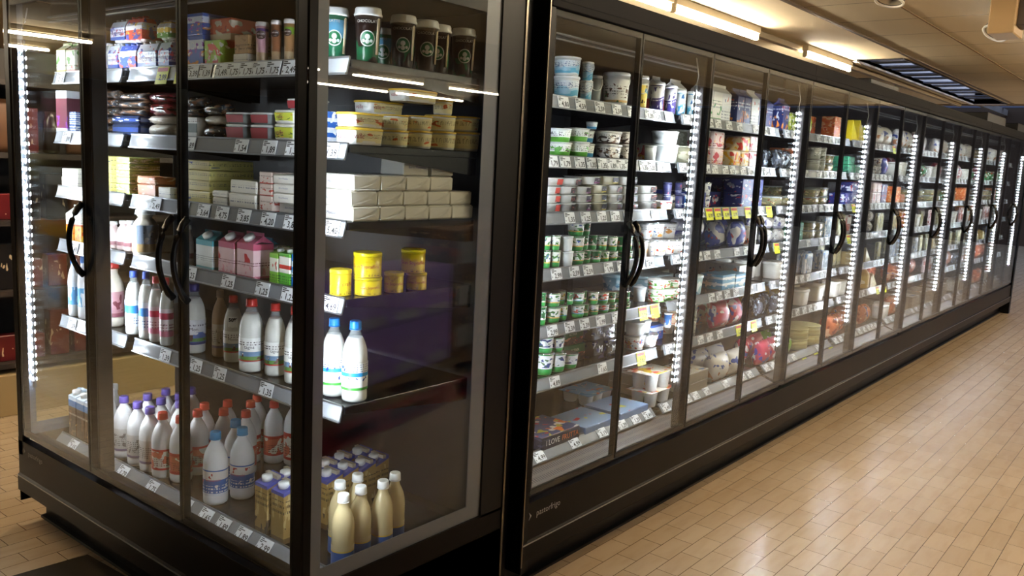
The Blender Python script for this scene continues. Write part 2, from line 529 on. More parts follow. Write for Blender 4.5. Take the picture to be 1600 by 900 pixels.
def pot_block(w, h, d, body, sleeve, nx=2, ny=2):
    """a block of joined pots under a printed sleeve"""
    P = []; rx = w / nx / 2; ry = d / ny / 2; r = min(rx, ry)
    for i in range(nx):
        for j in range(ny):
            P.append(('pot', MB().lathe([(r * .66, 0), (r * .74, h * .05), (r * .94, h * .93), (r * .99, h * .97)], body, 16,
                                        cx=-w / 2 + rx * (2 * i + 1), cy=-d / 2 + ry * (2 * j + 1)), None))
    P.append(('printed_top', MB().box(-w / 2, w / 2, -d / 2, d / 2, h * .97, h, sleeve, .001), None))
    return P

def crate(w, h, d, m, inner=None):
    x, y = w / 2, d / 2
    P = [('box_body', MB().box(-x, x, -y, y, 0, h, m, .003), None)]
    return P

def wedge(w, h, d, m, rind):
    P = [('cheese', MB().prism([(-w / 2, 0), (w / 2, 0), (-w / 2, h)], 1, -d / 2, d / 2, m), None),
         ('rind', MB().box(-w / 2 - .004, -w / 2, -d / 2, d / 2, 0, h, rind), None)]
    return P

_pc = {}
def parts_of(fn, *a, **k):
    key = (fn.__name__, repr([(x.as_pointer() if hasattr(x, 'as_pointer') else x) for x in a]),
           repr(sorted((q, [(y.as_pointer() if hasattr(y, 'as_pointer') else y) for y in x] if isinstance(x, (tuple, list)) else (x.as_pointer() if hasattr(x, 'as_pointer') else x)) for q, x in k.items())))
    if key not in _pc:
        P = fn(*a, **k)
        _pc[key] = [(nm, b, par, b.mesh(nm)) for nm, b, par in P]
    return key
def spawn(key, name, label, cat, loc, rz=0.0, group=None, joined=False):
    P = _pc[key]
    if joined or len(P) == 1:
        jk = (key, 'joined')
        if jk not in _pc:
            b = MB()
            for nm, q, par, me in P: b.merge(q)
            _pc[jk] = b.mesh(name)
        o = link(name, _pc[jk], None, loc, rz)
        return tag(o, label, cat, group)
    root = thing(name, label, cat, loc, rz, group)
    made = []
    for nm, q, par, me in P:
        made.append(link(nm, me, made[par] if par is not None else root))
    return root
# ------------------------------------------------------------------ the shop: floor, ceilings, walls
CEIL = 2.8
def floor_mat():
    m = bpy.data.materials.new('floor_tiles'); m.use_nodes = True
    k = NT(m); b = k.N['Principled BSDF']
    tc = k.n('ShaderNodeTexCoord')
    mp = k.n('ShaderNodeMapping'); mp.inputs['Location'].default_value = (-0.045, -0.042, 0); k.link(tc.outputs['Object'], mp.inputs[0])
    br = k.n('ShaderNodeTexBrick'); k.link(mp.outputs[0], br.inputs['Vector'])
    br.inputs['Scale'].default_value = 1.0; br.inputs['Brick Width'].default_value = .2075; br.inputs['Row Height'].default_value = .0935
    br.inputs['Mortar Size'].default_value = .0013; br.inputs['Mortar Smooth'].default_value = .1; br.inputs['Bias'].default_value = 0.0
    br.inputs['Color1'].default_value = rgb('b9a488'); br.inputs['Color2'].default_value = rgb('b19b7e'); br.inputs['Mortar'].default_value = rgb('4d3a28')
    st = k.n('ShaderNodeMapping'); st.inputs['Scale'].default_value = (5, 22, 1); st.inputs['Rotation'].default_value = (0, 0, .5); k.link(tc.outputs['Object'], st.inputs[0])
    nz = k.n('ShaderNodeTexNoise'); nz.inputs['Scale'].default_value = 1.0; nz.inputs['Detail'].default_value = 4; k.link(st.outputs[0], nz.inputs['Vector'])
    ve = k.math('MULTIPLY', k.math('SUBTRACT', nz.outputs['Fac'], .45), .9)
    ve = k.math('MAXIMUM', ve, 0.0)
    c = k.mix(ve, br.outputs['Color'], rgb('8f6f4a'))
    n2 = k.n('ShaderNodeTexNoise'); n2.inputs['Scale'].default_value = .9; n2.inputs['Detail'].default_value = 5; k.link(tc.outputs['Object'], n2.inputs['Vector'])
    k.link(c, b.inputs["Base Color"])
    b.inputs['Roughness'].default_value = .27
    bp = k.n('ShaderNodeBump'); bp.inputs['Strength'].default_value = .35; bp.inputs['Distance'].default_value = .002
    k.link(k.math('SUBTRACT', 1.0, br.outputs['Fac']), bp.inputs['Height']); k.link(bp.outputs[0], b.inputs['Normal'])
    return m
struct(MB().box(-14, 26, -15, 18, -.1, 0, floor_mat()), 'floor')

CREAM = mat('eadbbc', .75)
def ceil_mat():
    m = bpy.data.materials.new('ceiling_tiles'); m.use_nodes = True
    k = NT(m); b = k.N['Principled BSDF']; tc = k.n('ShaderNodeTexCoord')
    mp = k.n('ShaderNodeMapping'); mp.inputs['Location'].default_value = (-.37, 0, 0); k.link(tc.outputs['Object'], mp.inputs[0])
    br = k.n('ShaderNodeTexBrick'); k.link(mp.outputs[0], br.inputs['Vector']); br.offset = 0.0
    br.inputs['Scale'].default_value = 1.0; br.inputs['Brick Width'].default_value = .75; br.inputs['Row Height'].default_value = .625
    br.inputs['Mortar Size'].default_value = .005
    br.inputs['Color1'].default_value = rgb('efe0c0'); br.inputs['Color2'].default_value = rgb('e9d9b8'); br.inputs['Mortar'].default_value = rgb('7a6244')
    nz = k.n('ShaderNodeTexNoise'); nz.inputs['Scale'].default_value = 260; k.link(tc.outputs['Object'], nz.inputs['Vector'])
    c = k.mix(k.math('MULTIPLY', k.math('GREATER_THAN', nz.outputs['Fac'], .62), .35), br.outputs['Color'], rgb('a88a5e'))
    k.link(c, b.inputs['Base Color']); b.inputs['Roughness'].default_value = .8
    return m
CT = ceil_mat()
DARK = mat('1c1b1e', .5)
c = MB()
c.box(-14, 15.1, -2.5, 2.5, CEIL, CEIL + .04, CT); c.box(-14, 15.1, -15, -2.5, CEIL, CEIL + .04, mat('6e573f', .8))                 # tiled field over the aisle; unseen rest coloured darker to dim its reflection
struct(c, 'ceiling')
c = MB()
c.box(-14, 9.4, 2.5, 18, CEIL, CEIL + .04, CREAM)
c.box(9.4, 15.1, 3.05, 18, CEIL, CEIL + .04, CREAM)
c.box(9.4, 15.1, 2.5, 2.6, CEIL, CEIL + .04, CREAM)
struct(c, 'ceiling_board')
c = MB(); RAILM = mat('6a5742', .5)
c.box(-14, 15.1, 2.485, 2.515, CEIL - .012, CEIL, RAILM)
c.box(-14, 15.1, 1.868, 1.882, CEIL - .004, CEIL, mat('8a7048', .6))
struct(c, 'trim_ceiling')
# light well: grey slats across a bluish daylight panel
c = MB()
SKYM = mat('aab8d8', .6, emit='a9bde6', power=SKY_POWER)
c.box(9.4, 15.1, 2.6, 3.05, CEIL + .22, CEIL + .25, SKYM)
struct(c, 'skylight_panel')
c = MB(); WELL = mat('5b5a60', .5)
c.box(9.38, 9.4, 2.58, 3.07, CEIL, CEIL + .24, WELL); c.box(15.1, 15.12, 2.58, 3.07, CEIL, CEIL + .24, WELL)
c.box(9.4, 15.1, 2.58, 2.6, CEIL - .01, CEIL + .24, WELL); c.box(9.4, 15.1, 3.05, 3.09, CEIL - .02, CEIL + .24, mat('b9b0a4', .5))
struct(c, 'trim_skylight')
c = MB()
x = 9.45
for i in range(12):
    w = .2 if i < 5 else .16
    c.box(x, x + w, 2.6, 3.05, CEIL + .02 + (.01 if i % 2 else 0), CEIL + .035 + (.01 if i % 2 else 0), mat('3c3b42', .6) if i % 3 else mat('55545c', .6))
    x += w + (.2 if i < 4 else .32)
struct(c, 'trim_slats')
# raised daylight roof past the suspended ceiling
c = MB(); 
c.box(15.1, 26, -15, 18, 3.75, 3.8, mat('a3b2cf', .7, emit='9fb4da', power=SKY_POWER * .5))
struct(c, 'ceiling_daylight_roof')
c = MB(); BE = mat('8d8680', .6)
for i in range(9): c.box(15.9 + i * 1.15, 16.05 + i * 1.15, -15, 18, 3.5, 3.62, mat('5c6276', .6))
for yy in (3.0, 4.4): c.box(15.12, 26, yy, yy + .09, 3.35, 3.5, BE)
c.box(15.1, 15.25, -15, 18, 2.78, 2.96, mat('85705a', .6))
struct(c, 'trim_roof_beams')
struct(MB().box(25.9, 26, -15, 18, 0, 3.8, mat('4a3a2c', .8)), 'wall_end')
struct(MB().box(-14, 26, -15.1, -15, 0, 3.8, mat('3a2e26', .8)), 'wall_right')
struct(MB().box(-14, 26, 18, 18.1, 0, 3.8, mat('6f5a43', .8)), 'wall_left')
struct(MB().box(-14.1, -14, -15, 18, 0, 3.8, mat('5a4836', .8)), 'wall_behind')

# ------------------------------------------------------------------ lamps of the shop, and tubes added for light
TUBE = mat('fff4dc', .4, emit='ffedd0', power=TUBE_POWER)
BATTEN = mat('d6c8ac', .5)
def tube_light(x, y, L, label, group=None, z=2.71):
    t = thing('ceiling_light', label, 'ceiling light', (x, y, z), 0, group)
    MB().box(0, L, -.03, .03, .035, CEIL - z, BATTEN, .004).obj('batten', t)
    MB().tube([(.02, 0, 0), (L - .02, 0, 0)], .017, TUBE, 10).obj('tube', t)
    MB().box(0, .02, -.02, .02, -.02, .04, BATTEN, .003).obj('end_cap', t)
    MB().box(L - .02, L, -.02, .02, -.02, .04, BATTEN, .003).obj('end_cap', t)
tube_light(5.63, 3.15, 1.47, 'fluorescent tube above the long glass case, second lit lamp from the light well')
tube_light(8.2, 3.15, 1.3, 'fluorescent tube above the long glass case, next to the light well')
tube_light(4.12, 3.15, 1.47, 'fluorescent tube over the near end of the long glass case')
tube_light(2.6, 3.15, 1.47, 'fluorescent tube over the gap between the two glass cases')
rail = MB().box(-4, 15, 3.2, 3.26, CEIL - .05, CEIL, mat('a8977a', .5), .004).obj('lighting_rail')
tag(rail, 'long thin metal rail under the ceiling beside the fluorescent tubes', 'rail')
G = 'ceiling tubes seen as reflections in the glass'
for i in range(5): tube_light(3.9 + i * 2.5, -.25, 1.47, 'added ceiling tube lighting the open aisle, out of view', 'added ceiling tubes over the open aisle')  # added row for aisle light, placed clear of the glass reflections
tube_light(3.0, .95, 1.47, 'added ceiling tube lighting the pallet cartons, out of view')  # added to brighten the carton fronts mirrored in the side glass
tube_light(-.1, 4.6, 1.47, 'added ceiling tube lighting the floor past the end case, out of view')  # added lamp out of view, brightens the floor past the end case
tube_light(1.9, 4.5, 1.47, 'added ceiling tube lighting the dark shelving, out of view')  # extra unseen lamp put in to light the shelving beyond
for yy in (-6.3, -8.3):
    for i in range(4): tube_light(4.4 + i * 2.05 + (yy < -8) * .7, yy, 1.47 + (yy < -8) * .4, 'fluorescent ceiling tube seen only as a reflection in the glass', G)
tube_light(-2.1, 10.4, 1.47, 'fluorescent ceiling tube mirrored in the far door of the end case, upper line')
tube_light(-2.3, 12.0, 1.2, 'fluorescent ceiling tube mirrored in the far door of the end case, lower line')

def spot(x, y, z, tilt, label, on=True):
    t = thing('spot_lamp', label, 'spot lamp', (x, y, z))
    r = .085
    a = MB().lathe([(r * .62, .16), (r * .8, .12), (r, .0), (r * 1.02, -.006)], mat('2b2b2d', .4), 24, caps=False)
    a.lathe([(r * .6, .16), (.0001, .17)], mat('2b2b2d', .4), 24, caps=False)
    o = a.obj('housing', t)
    b = MB().lathe([(r * 1.02, -.006), (r * 1.02, -.014), (r * .86, -.014), (r * .86, -.004)], mat('f2ede2', .3), 28, caps=False).obj('ring', t)
    d = MB().lathe([(.0001, .03), (r * .84, .0)], mat('e8dcc0', .2, metal=.6), 24, caps=False).obj('reflector', t)
    MB().tube([(0, 0, .16), (0, 0, CEIL - z)], .01, mat('8a8377', .4), 8).obj('stem', t)
    for q in (o, b, d): q.rotation_euler = (tilt[0], tilt[1], 0)
spot(5.6, 1.66, 2.66, (.1, .25), 'round spot lamp hanging from the tiled ceiling, cut by the photo top')
spot(6.78, 1.29, 2.62, (.35, .5), 'round white-ringed spot lamp beside the beige hanging box')
p = at(1548, 0, 0, 6.0); q = at(1590, 0, 0, 6.0); lo = at(1560, 52, 0, 6.0)
t = thing('hanging_box', 'beige boxed duct hanging from the ceiling beside a spot lamp', 'duct', (6.0, (p.y + q.y) / 2, lo.z))
w = abs(p.y - q.y)
MB().box(0, .3, -w / 2, w / 2, 0, CEIL - lo.z, mat('a88a5e', .6), .006).obj('casing', t)
MB().box(.06, .24, -w / 2 - .05, -w / 2, .05, CEIL - lo.z, mat('4a4038', .6), .004).obj('side_bracket', t)

# goods on a pallet across the aisle, seen as a mirror image in the side glass
PX, PY, PA = 2.75, .22, -.205
def pl(x, y): return (PX + x * math.cos(PA) - y * math.sin(PA), PY + x * math.sin(PA) + y * math.cos(PA))
def pallet(z, m, label, dx):
    px, py = pl(dx, 0)
    t = thing('pallet', label, 'pallet', (px, py, z), PA)
    for i in range(5): MB().box(0, 1.2, -.8 + i * .175, -.7 + i * .175, .122, .144, m).obj('deck_board', t)
    for i in range(3):
        for j in range(3): MB().box(i * .53, i * .53 + .14, -.8 + j * .35, -.7 + j * .35, .022, .1, m).obj('block', t)
    for j in range(3):
        MB().box(0, 1.2, -.8 + j * .35, -.7 + j * .35, 0, .022, m).obj('bottom_board', t)
        MB().box(0, 1.2, -.8 + j * .35, -.7 + j * .35, .1, .122, m).obj('stringer_board', t)
REDP = mat('8d1f26', .5); WOOD = mat('8a6a45', .7)
for k in range(2):
    w_ = 'under the purple cartons' if k == 0 else 'under the brown cartons'
    pallet(0, REDP, 'red pallet %s, mirrored in the side glass' % w_, k * 1.25)
    pallet(.145, WOOD, 'wooden pallet %s, mirrored in the side glass' % w_, k * 1.25)
PUR = art('a67cc8', bands=((.0, .03, '3a234f'),), rough=.5)
for j in range(2):
    for i in range(4):
        px, py = pl(.17 + i * .335, -.2)
        t = thing('purple_carton', 'purple cake carton mirrored in the side glass, %s row, %s' % (('lower', 'upper')[j], ('nearest the bottles', 'second along', 'third along', 'beside the brown cartons')[i]), 'carton', (px, py, .291 + j * .315), PA)
        MB().box(-.165, .165, -.18, .18, 0, .313, PUR, .004).obj('box_body', t)
        b = MB().merge(text_mb('Bauli', .11, mat('c8b8d4', .5), shear=.25))
        b.v = [(-p_[0], .1815, p_[2] + .17) for p_ in b.v]
        b.f = [tuple(reversed(f)) for f in b.f]
        b.obj('lettering', t)
        MB().box(-.12, .12, .1805, .182, .02, .075, mat('b9b2bd', .5)).obj('label_strip', t)
BRN = art('6a4424', bands=((.4, .6, 'a33a20'),), blobs=(('2a1c14', 4, .55, .1, .95), ('c9a25a', 7, .62, .2, .9)), rough=.5)
for j in range(3):
    for i in range(3):
        px, py = pl(1.52 + i * .335, -.2)
        t = thing('brown_carton', 'brown display carton mirrored in the side glass, %s row, %s' % (('lower', 'middle', 'upper')[j], ('beside the purple cartons', 'second along', 'third along')[i]), 'carton', (px, py, .291 + j * .28), PA)
        MB().box(-.165, .165, -.18, .18, 0, .278, BRN, .004).obj('box_body', t)
        MB().box(-.1, .1, .1805, .182, .06, .2, mat('a8a39a', .5)).obj('label_panel', t)

# shelving beyond the far end of the end case
t = thing('market_shelving', 'dark shelving with a beige plinth beyond the end case', 'shelving', (.9, 5.2, 0))
MB().box(0, 3.2, 0, .5, 0, .24, mat('a08a62', .6), .004).obj('plinth', t)
MB().box(0, 3.2, .45, .5, .24, 2.1, mat('1a1513', .6)).obj('back_panel', t)
for z in (.3, .72, 1.12, 1.5, 1.9): MB().box(0, 3.2, .03, .45, z - .03, z, mat('2b2320', .5)).obj('shelf', t)
names = ('red foil pack', 'dark glass jar', 'brown paper bag', 'black box')
cols = ('5a0f16', '26201c', '5a3a22', '141214')
rr = random.Random(3)
for s, z in enumerate((.3, .72, 1.12, 1.5)):
    for i in range(9):
        k = rr.randrange(4) if s else 0
        x = 1.0 + i * .14 + .9 - .6
        h = rr.uniform(.14, .3)
        o = MB()
        if k == 1: o.lathe([(.035, 0), (.045, .01), (.045, h * .75), (.03, h * .85), (.032, h)], mat(cols[1], .2), 14)
        elif k == 2: o = pouch(.11, h, .07, mat(cols[2], .6))[0][1]
        else: o.box(-.055, .055, -.04, .04, 0, h, art(cols[k], blobs=(('c8b090', 5, .66, .2, .8),)), .004)
        o = o.obj(('foil_pack', 'glass_jar', 'paper_bag', 'dark_box')[k], None, (x, 5.33, z + .002))
        tag(o, '%s on the dark shelving beyond the end case' % names[k], 'packaged goods', '%ss on the dark shelving' % names[k])
# dark steel plate in the foreground corner
c_ = [at(28, 897, 2, .012), at(137, 866, 2, .012), at(186, 894, 2, .012)]
e1 = c_[0] - c_[1]; e2 = c_[2] - c_[1]
quad = [c_[1], c_[1] + e1 * 2.2, c_[1] + e1 * 2.2 + e2 * 6, c_[1] + e2 * 6]
b = MB(); b.prism([(q.x, q.y) for q in quad], 2, 0.0005, .012, mat('4a443c', .2, metal=.4))
tag(b.obj('floor_plate'), 'dark shiny metal plate lying on the floor before the end case', 'floor plate')
# ------------------------------------------------------------------ refrigerated glass-door cases
BODY = mat('050506', .34, spec=.1); BODY2 = mat('0c0c0d', .4, spec=.15); INNER = mat('161618', .45); SHELF = mat('101114', .25, spec=.4)
ALU = mat('9da0a4', .3, metal=.9); PLATE = mat('100d0c', .3, spec=.07); FASCIA = mat('111012', .6, spec=.04); BAND = mat('6a6f7c', .35)
STRIP = mat('7d8084', .22, spec=.6); STRIPD = mat('6f7175', .3)
def perf_mat():
    m = bpy.data.materials.new('perforated_back'); m.use_nodes = True
    k = NT(m); b = k.N['Principled BSDF']; tc = k.n('ShaderNodeTexCoord')
    vo = k.n('ShaderNodeTexVoronoi'); vo.inputs['Scale'].default_value = 38; vo.inputs['Randomness'].default_value = 0.0
    k.link(tc.outputs['Object'], vo.inputs['Vector'])
    f = k.math('LESS_THAN', vo.outputs['Distance'], .22)
    k.link(k.mix(f, rgb('1a1a1c'), rgb('060607')), b.inputs['Base Color']); b.inputs['Roughness'].default_value = .4
    return m
PERF = perf_mat()
def grille_mat():
    m = bpy.data.materials.new('slotted_grille'); m.use_nodes = True
    k = NT(m); b = k.N['Principled BSDF']; tc = k.n('ShaderNodeTexCoord'); sp = k.n('ShaderNodeSeparateXYZ'); k.link(tc.outputs['Object'], sp.inputs[0])
    fx = k.math('LESS_THAN', k.math('FRACT', k.math('MULTIPLY', sp.outputs[0], 75.0)), .5)
    fy = k.math('LESS_THAN', k.math('FRACT', k.math('MULTIPLY', sp.outputs[1], 28.0)), .6)
    k.link(k.mix(k.math('MULTIPLY', fx, fy), rgb('5a5048'), rgb('171412')), b.inputs['Base Color']); b.inputs['Roughness'].default_value = .35
    return m
GRILLE = grille_mat()
LEDM = mat('ffffff', .4, emit='eef4ff', power=LED_POWER)
LEDBODY = mat('6a6d72', .5)

TAGM = mat('e2e4e6', .5); YEL = mat('eef01a', .5); TAGINK = mat('1e1e20', .6); TAGRED = mat('c23b2c', .5)
def tag_mesh(price, yellow=False):
    key = ('tag', price, yellow)
    if key in _pc: return _pc[key]
    b = MB(); w = .034 if not yellow else .036; h = .021 if not yellow else .03
    b.box(-w, w, -.0015, 0, -h, h, YEL if yellow else TAGM)
    b.merge(text_mb(price, .027, TAGINK, bold=.0006), (.008, -.0022, -.008))
    if yellow: b.box(-w * .9, w * .9, -.0021, -.0014, h * .45, h * .9, TAGRED)
    else:
        for i in range(3): b.box(-w * .9, -w * .9 + w * (.5, .9, .4)[i], -.0021, -.0014, h * (.82 - .26 * i) - .0015, h * (.82 - .26 * i) + .0015, TAGINK)
        b.box(-w * .88, -w * .8, -.0021, -.0014, -h * .7, -h * .4, TAGINK)
    _pc[key] = b.mesh('price_tag'); return _pc[key]

def handle(parent, x):
    pts = []; n = 14
    for i in range(n + 1):
        t = i / n; pts.append((x, .002 - .048 * math.sin(PI * t) ** .7, 1.375 - .255 * t))
    rs = [.0095 if 1 < i < n - 1 else .0115 for i in range(n + 1)]
    MB().tube(pts, rs, mat('0e0e10', .25), 10, sx=.85).obj('handle', parent)

def led(parent, x, y, z0=.6, z1=1.945, cable=True, side=1):
    h = MB().box(x - .008, x + .008, y, y + .01, z0 - .02, z1 + .02, LEDBODY, .002).obj('led_housing', parent)
    b = MB(); n = 41; pitch = (z1 - z0) / n
    for i in range(n):
        zc = z0 + pitch * (i + .5)
        b.box(x - .0045, x + .0045, y - .003, y + .0125, zc - .0052, zc + .0052, LEDM)
    b.obj('led_dots', h)
    if cable: MB().tube([(x, y + .004, z1 + .02), (x + .004, y + .0, z1 + .06), (x + .012, y + .012, z1 + .1), (x + .01, y + .02, z1 + .14)], .0025, mat('d8d8d8', .4), 6).obj('cable', h)

def door(root, x0, x1, hx=None, zb=.392, zt=2.105):
    d = link('door', None, root)
    g = .003
    MB().box(x0 + g, x1 - g, 0, .004, zb, zt, GLASS).obj('glass_pane', d)
    MB().box(x0 + g, x1 - g, .016, .020, zb, zt, GLASS).obj('glass_pane', d)
    f = MB()
    f.box(x0 + g, x0 + .014, .0045, .0265, zb, zt, BODY); f.box(x1 - .014, x1 - g, .0045, .0265, zb, zt, BODY)
    f.box(x0 + .014, x1 - .014, .0045, .0155, zb, zb + .02, BODY); f.box(x0 + .014, x1 - .014, .0045, .0155, zt - .02, zt, BODY)
    f.obj('door_frame', d)
    if hx is not None: handle(d, hx)
    return d

def shelf(root, x0, x1, z, y0, y1, tags, bottom=False, deep=True):
    s = MB().box(x0 + .004, x1 - .004, y0 + .006, y1, z - .022, z - .0, SHELF, .002).obj('shelf', root)
    b = MB()
    if bottom: poly = [(y0 + .012, z + .008), (y0 + .006, z + .01), (y0 - .03, z - .03), (y0 - .024, z - .033)]; ang = math.atan2(.036, .04)
    else: poly = [(y0 + .005, z + .006), (y0, z + .006), (y0 - .012, z - .042), (y0 - .007, z - .043)]; ang = math.atan2(.012, .048)
    b.prism(poly, 0, x0 + .006, x1 - .006, STRIP)
    # raised plastic lips of the label holder
    (ya, za), (yb, zb_) = poly[1], poly[2]
    b.box(x0 + .006, x1 - .006, ya - .003, ya + .002, za - .004, za + .001, ALU)
    b.box(x0 + .006, x1 - .006, yb - .003, yb + .002, zb_ - .001, zb_ + .004, ALU)
    b.obj('price_strip', s)
    if not bottom:
        c = MB()
        for xx in (x0 + .006, x1 - .009): c.prism([(y0 + .01, z - .022), (y1, z - .022), (y1, z - .075), (y1 - .03, z - .075)], 0, xx, xx + .003, SHELF)
        c.obj('bracket', s)
    for (x, price, yel) in tags:
        if not (x0 + .03 < x < x1 - .03): continue
        o = link('price_tag', tag_mesh(price, yel), s)
        zz = (za + zb_) / 2 - (.008 if yel else 0)
        o.location = (x, (ya + yb) / 2 - .0022 - (.002 if yel else 0), zz); o.rotation_euler = (-ang if True else 0, 0, 0)
    return s

PR = ('1,25', '1,75', '1,89', '2,49', '0,99', '1,39', '2,99', '3,39', '1,19', '0,79', '4,20', '2,05')
def auto_tags(x0, x1, rnd, step=.085, yel=0.0, fill=.85):
    out = []; x = x0 + .05
    while x < x1 - .04:
        if rnd.random() < fill: out.append((x, rnd.choice(PR), rnd.random() < yel))
        x += step * rnd.uniform(.9, 1.35)
    return out

def case_body(root, L, D, zb=.365, back=.74, ends=(True, True), slots=True, deck=.44, inner_ends=True):
    p = MB()
    p.prism([(.0, zb), (.0, .222), (-.007, .214), (-.007, .15), (.06, .105), (.1, .098), (.1, zb)], 0, 0, L, PLATE)
    p.obj('base_panel', root)
    p = MB(); p.box(0, L, -.0085, -.0065, .2105, .2145, ALU); p.obj('base_trim', root)
    p = MB(); p.box(0, L, .1, D - .03, 0, .1, BODY2)
    p.box(0, L, .078, .1, 0, .012, BODY2); p.obj('kick_plate', root)
    if slots:
        p = MB(); x = .05
        while x < min(L - .05, 99):
            p.prism([(.0035, .142), (.0465, .112), (.0455, .111), (.0025, .141)], 0, x, x + .007, mat('020202', .8)); x += .014
        p.obj('vent_slots', root)
    p = MB(); p.box(0, L, .1, D, .1, deck - .065, BODY2); p.obj('base_tank', root)
    p = MB(); p.box(.0, L, back, D, zb, 2.15, BODY2); p.obj('rear_casing', root)
    p = MB(); p.box(.02, L - .02, back - .012, back, zb, 2.1, PERF); p.obj('back_panel', root)
    p = MB(); p.box(0, L, -.004, D, 2.125, 2.195, FASCIA, .003); p.box(0, L, -.01, .03, 2.108, 2.135, FASCIA, .003); p.obj('canopy', root)
    p = MB(); p.box(.02, L - .02, .17, back, 2.06, 2.125, INNER)
    p.obj('air_duct', root)
    p = MB(); p.box(.02, L - .02, .155, .17, 2.062, 2.068, ALU); p.box(.02, L - .02, .16, .17, 2.045, 2.05, ALU); p.box(.02, L - .02, .03, .034, 2.112, 2.118, ALU); p.obj('duct_lip', root)
    p = MB(); p.prism([(.03, zb - .04), (.03, zb + .01), (.15, deck - .035), (.15, deck - .06)], 0, .02, L - .02, GRILLE); p.obj('air_grille', root)
    p = MB(); p.box(.01, L - .01, .152, back, deck - .065, deck - .0225, BODY2); p.obj('deck', root)

RUN_X0, RUN_Y, PITCH = 2.361, 1.78, .6136
ZS = (1.84, 1.618, 1.403, 1.186, .962, .75, .452)
ZL = (1.848, 1.618, 1.403, 1.186, .872, .36)
FRONT = .165      # shelf edge behind the door face
BACK = .70

# --- end case (three doors, glass ends); local x runs from the far end to the corner
HL, HY1, HX = 1.862, 3.682, 1.41
HC = thing('end_case', 'black three-door glass refrigerated case across the aisle end', 'refrigerated display case', (HX, HY1, 0), -PI / 2)
def hl(y): return HY1 - y
case_body(HC, HL, .89, back=.76, deck=.36)
def glass_end(root, x, side):
    # grey printed border, panes, posts
    a, b = (x - .006, x - .002) if side > 0 else (x + .002, x + .006)
    MB().box(a, b, .0, .87, .375, 2.12, GLASS).obj('end_glass', root)
    a2, b2 = (x - .022, x - .018) if side > 0 else (x + .018, x + .022)
    MB().box(a2, b2, .035, .70, .40, 2.10, GLASS).obj('end_glass', root)
    a, b = (x - .0095, x - .0065) if side > 0 else (x + .0065, x + .0095)
    p = MB(); p.box(a, b, .035, .07, .375, 2.12, BAND); p.box(a, b, .69, .872, .375, 2.12, BAND); p.box(a, b, .07, .69, .375, .425, BAND); p.box(a, b, .07, .69, 2.05, 2.12, BODY2)
    p.obj('grey_border', root)
    a, b = (x - .045, x) if side > 0 else (x, x + .045)
    MB().box(a, b, .0, .034, .3, 2.125, BODY, .004).obj('corner_post', root)
glass_end(HC, HL, 1); glass_end(HC, 0, -1)
p = MB().box(HL - .004, HL, .0, .89, .0, .375, PLATE); p.obj('side_panel', HC)
p = MB().box(0, .004, .0, .89, .1, .375, PLATE); p.obj('side_panel', HC)
MB().box(HL - .05, HL - .0, .874, .915, .0, 2.19, BODY, .003).obj('rear_post', HC)
MB().box(HL - .003, HL + .004, .874, .884, .02, 2.19, mat('6d655a', .25, metal=.9)).obj('metal_trim', HC)
door(HC, .045, .622, .612); door(HC, .622, 1.243, 1.207); door(HC, 1.243, HL - .045, 1.292)
pp = MB().box(.602, .642, .028, .085, .38, 2.11, mat('1a1817', .35), .003).obj('mullion', HC)
led(HC, .036, .052); led(pp, .588, .075, cable=False); led(HC, HL - .034, .052, cable=False)
MB().merge(text_mb('pastorfrigo', .03, mat('8d8d8d', .4)), (.16, -.0015, .325)).obj('maker_lettering', HC)
q = MB(); q.prism([(.055, .315), (.068, .328), (.055, .341), (.061, .328)], 1, -.0015, 0, mat('8d8d8d', .4)); q.obj('maker_emblem', HC)

HT = {0: [(258, '2,99', 1), (288, '2,49', 1), (305, '3,39', 0), (325, '1,39', 0), (350, '1,49', 0), (368, '1,75', 0), (389, '1,75', 0), (409, '1,75', 0), (431, '1,75', 0), (457, '2,49', 0), (85, '3,15', 0), (98, '3,15', 0)],
      1: [(381, '1,54', 0), (425, '1,89', 0), (462, '1,39', 0), (85, '1,39', 0), (108, '1,89', 0), (520, '1,39', 0), (300, '1,89', 0)],
      2: [(290, '3,64', 0), (322, '3,64', 0), (351, '4,75', 0), (385, '3,85', 0), (423, '4,20', 0), (459, '3,85', 0), (95, '1,89', 0), (247, '2,49', 0), (522, '5,40', 0)],
      3: [(301, '1,25', 0), (360, '1,25', 0), (414, '1,25', 0), (455, '1,25', 0), (98, '2,49', 0), (120, '2,49', 0), (520, '4,69', 0)],
      4: [(310, '1,25', 0), (347, '1,25', 0), (420, '1,35', 0), (118, '1,39', 0), (262, '1,39', 0)],
      5: [(93, '2,05', 0), (122, '2,05', 0), (199, '1,79', 0), (244, '1,75', 0), (296, '2,05', 0), (328, '1,65', 0), (355, '1,89', 0), (386, '1,89', 0), (420, '2,99', 0)]}
VS = [(120, 105), (228, 230), (310, 350), (400, 465), (530, 620), (700, 850)]
for s, z in enumerate(ZL):
    bottom = s == 5
    yf = .155 if bottom else FRONT
    tg = []
    for (u, pr, yl) in HT[s]:
        q = at(u, (VS[s][0] + VS[s][1]) / 2, 0, HX + yf)
        tg.append((hl(q.y), pr, bool(yl)))
    for (a, b) in ((.05, .60), (.645, HL - .03)):
        if bottom and a < .1: shelf(HC, .03, HL - .03, z, yf, BACK, tg, True)
        elif not bottom: shelf(HC, a, b, z, yf, BACK, tg)

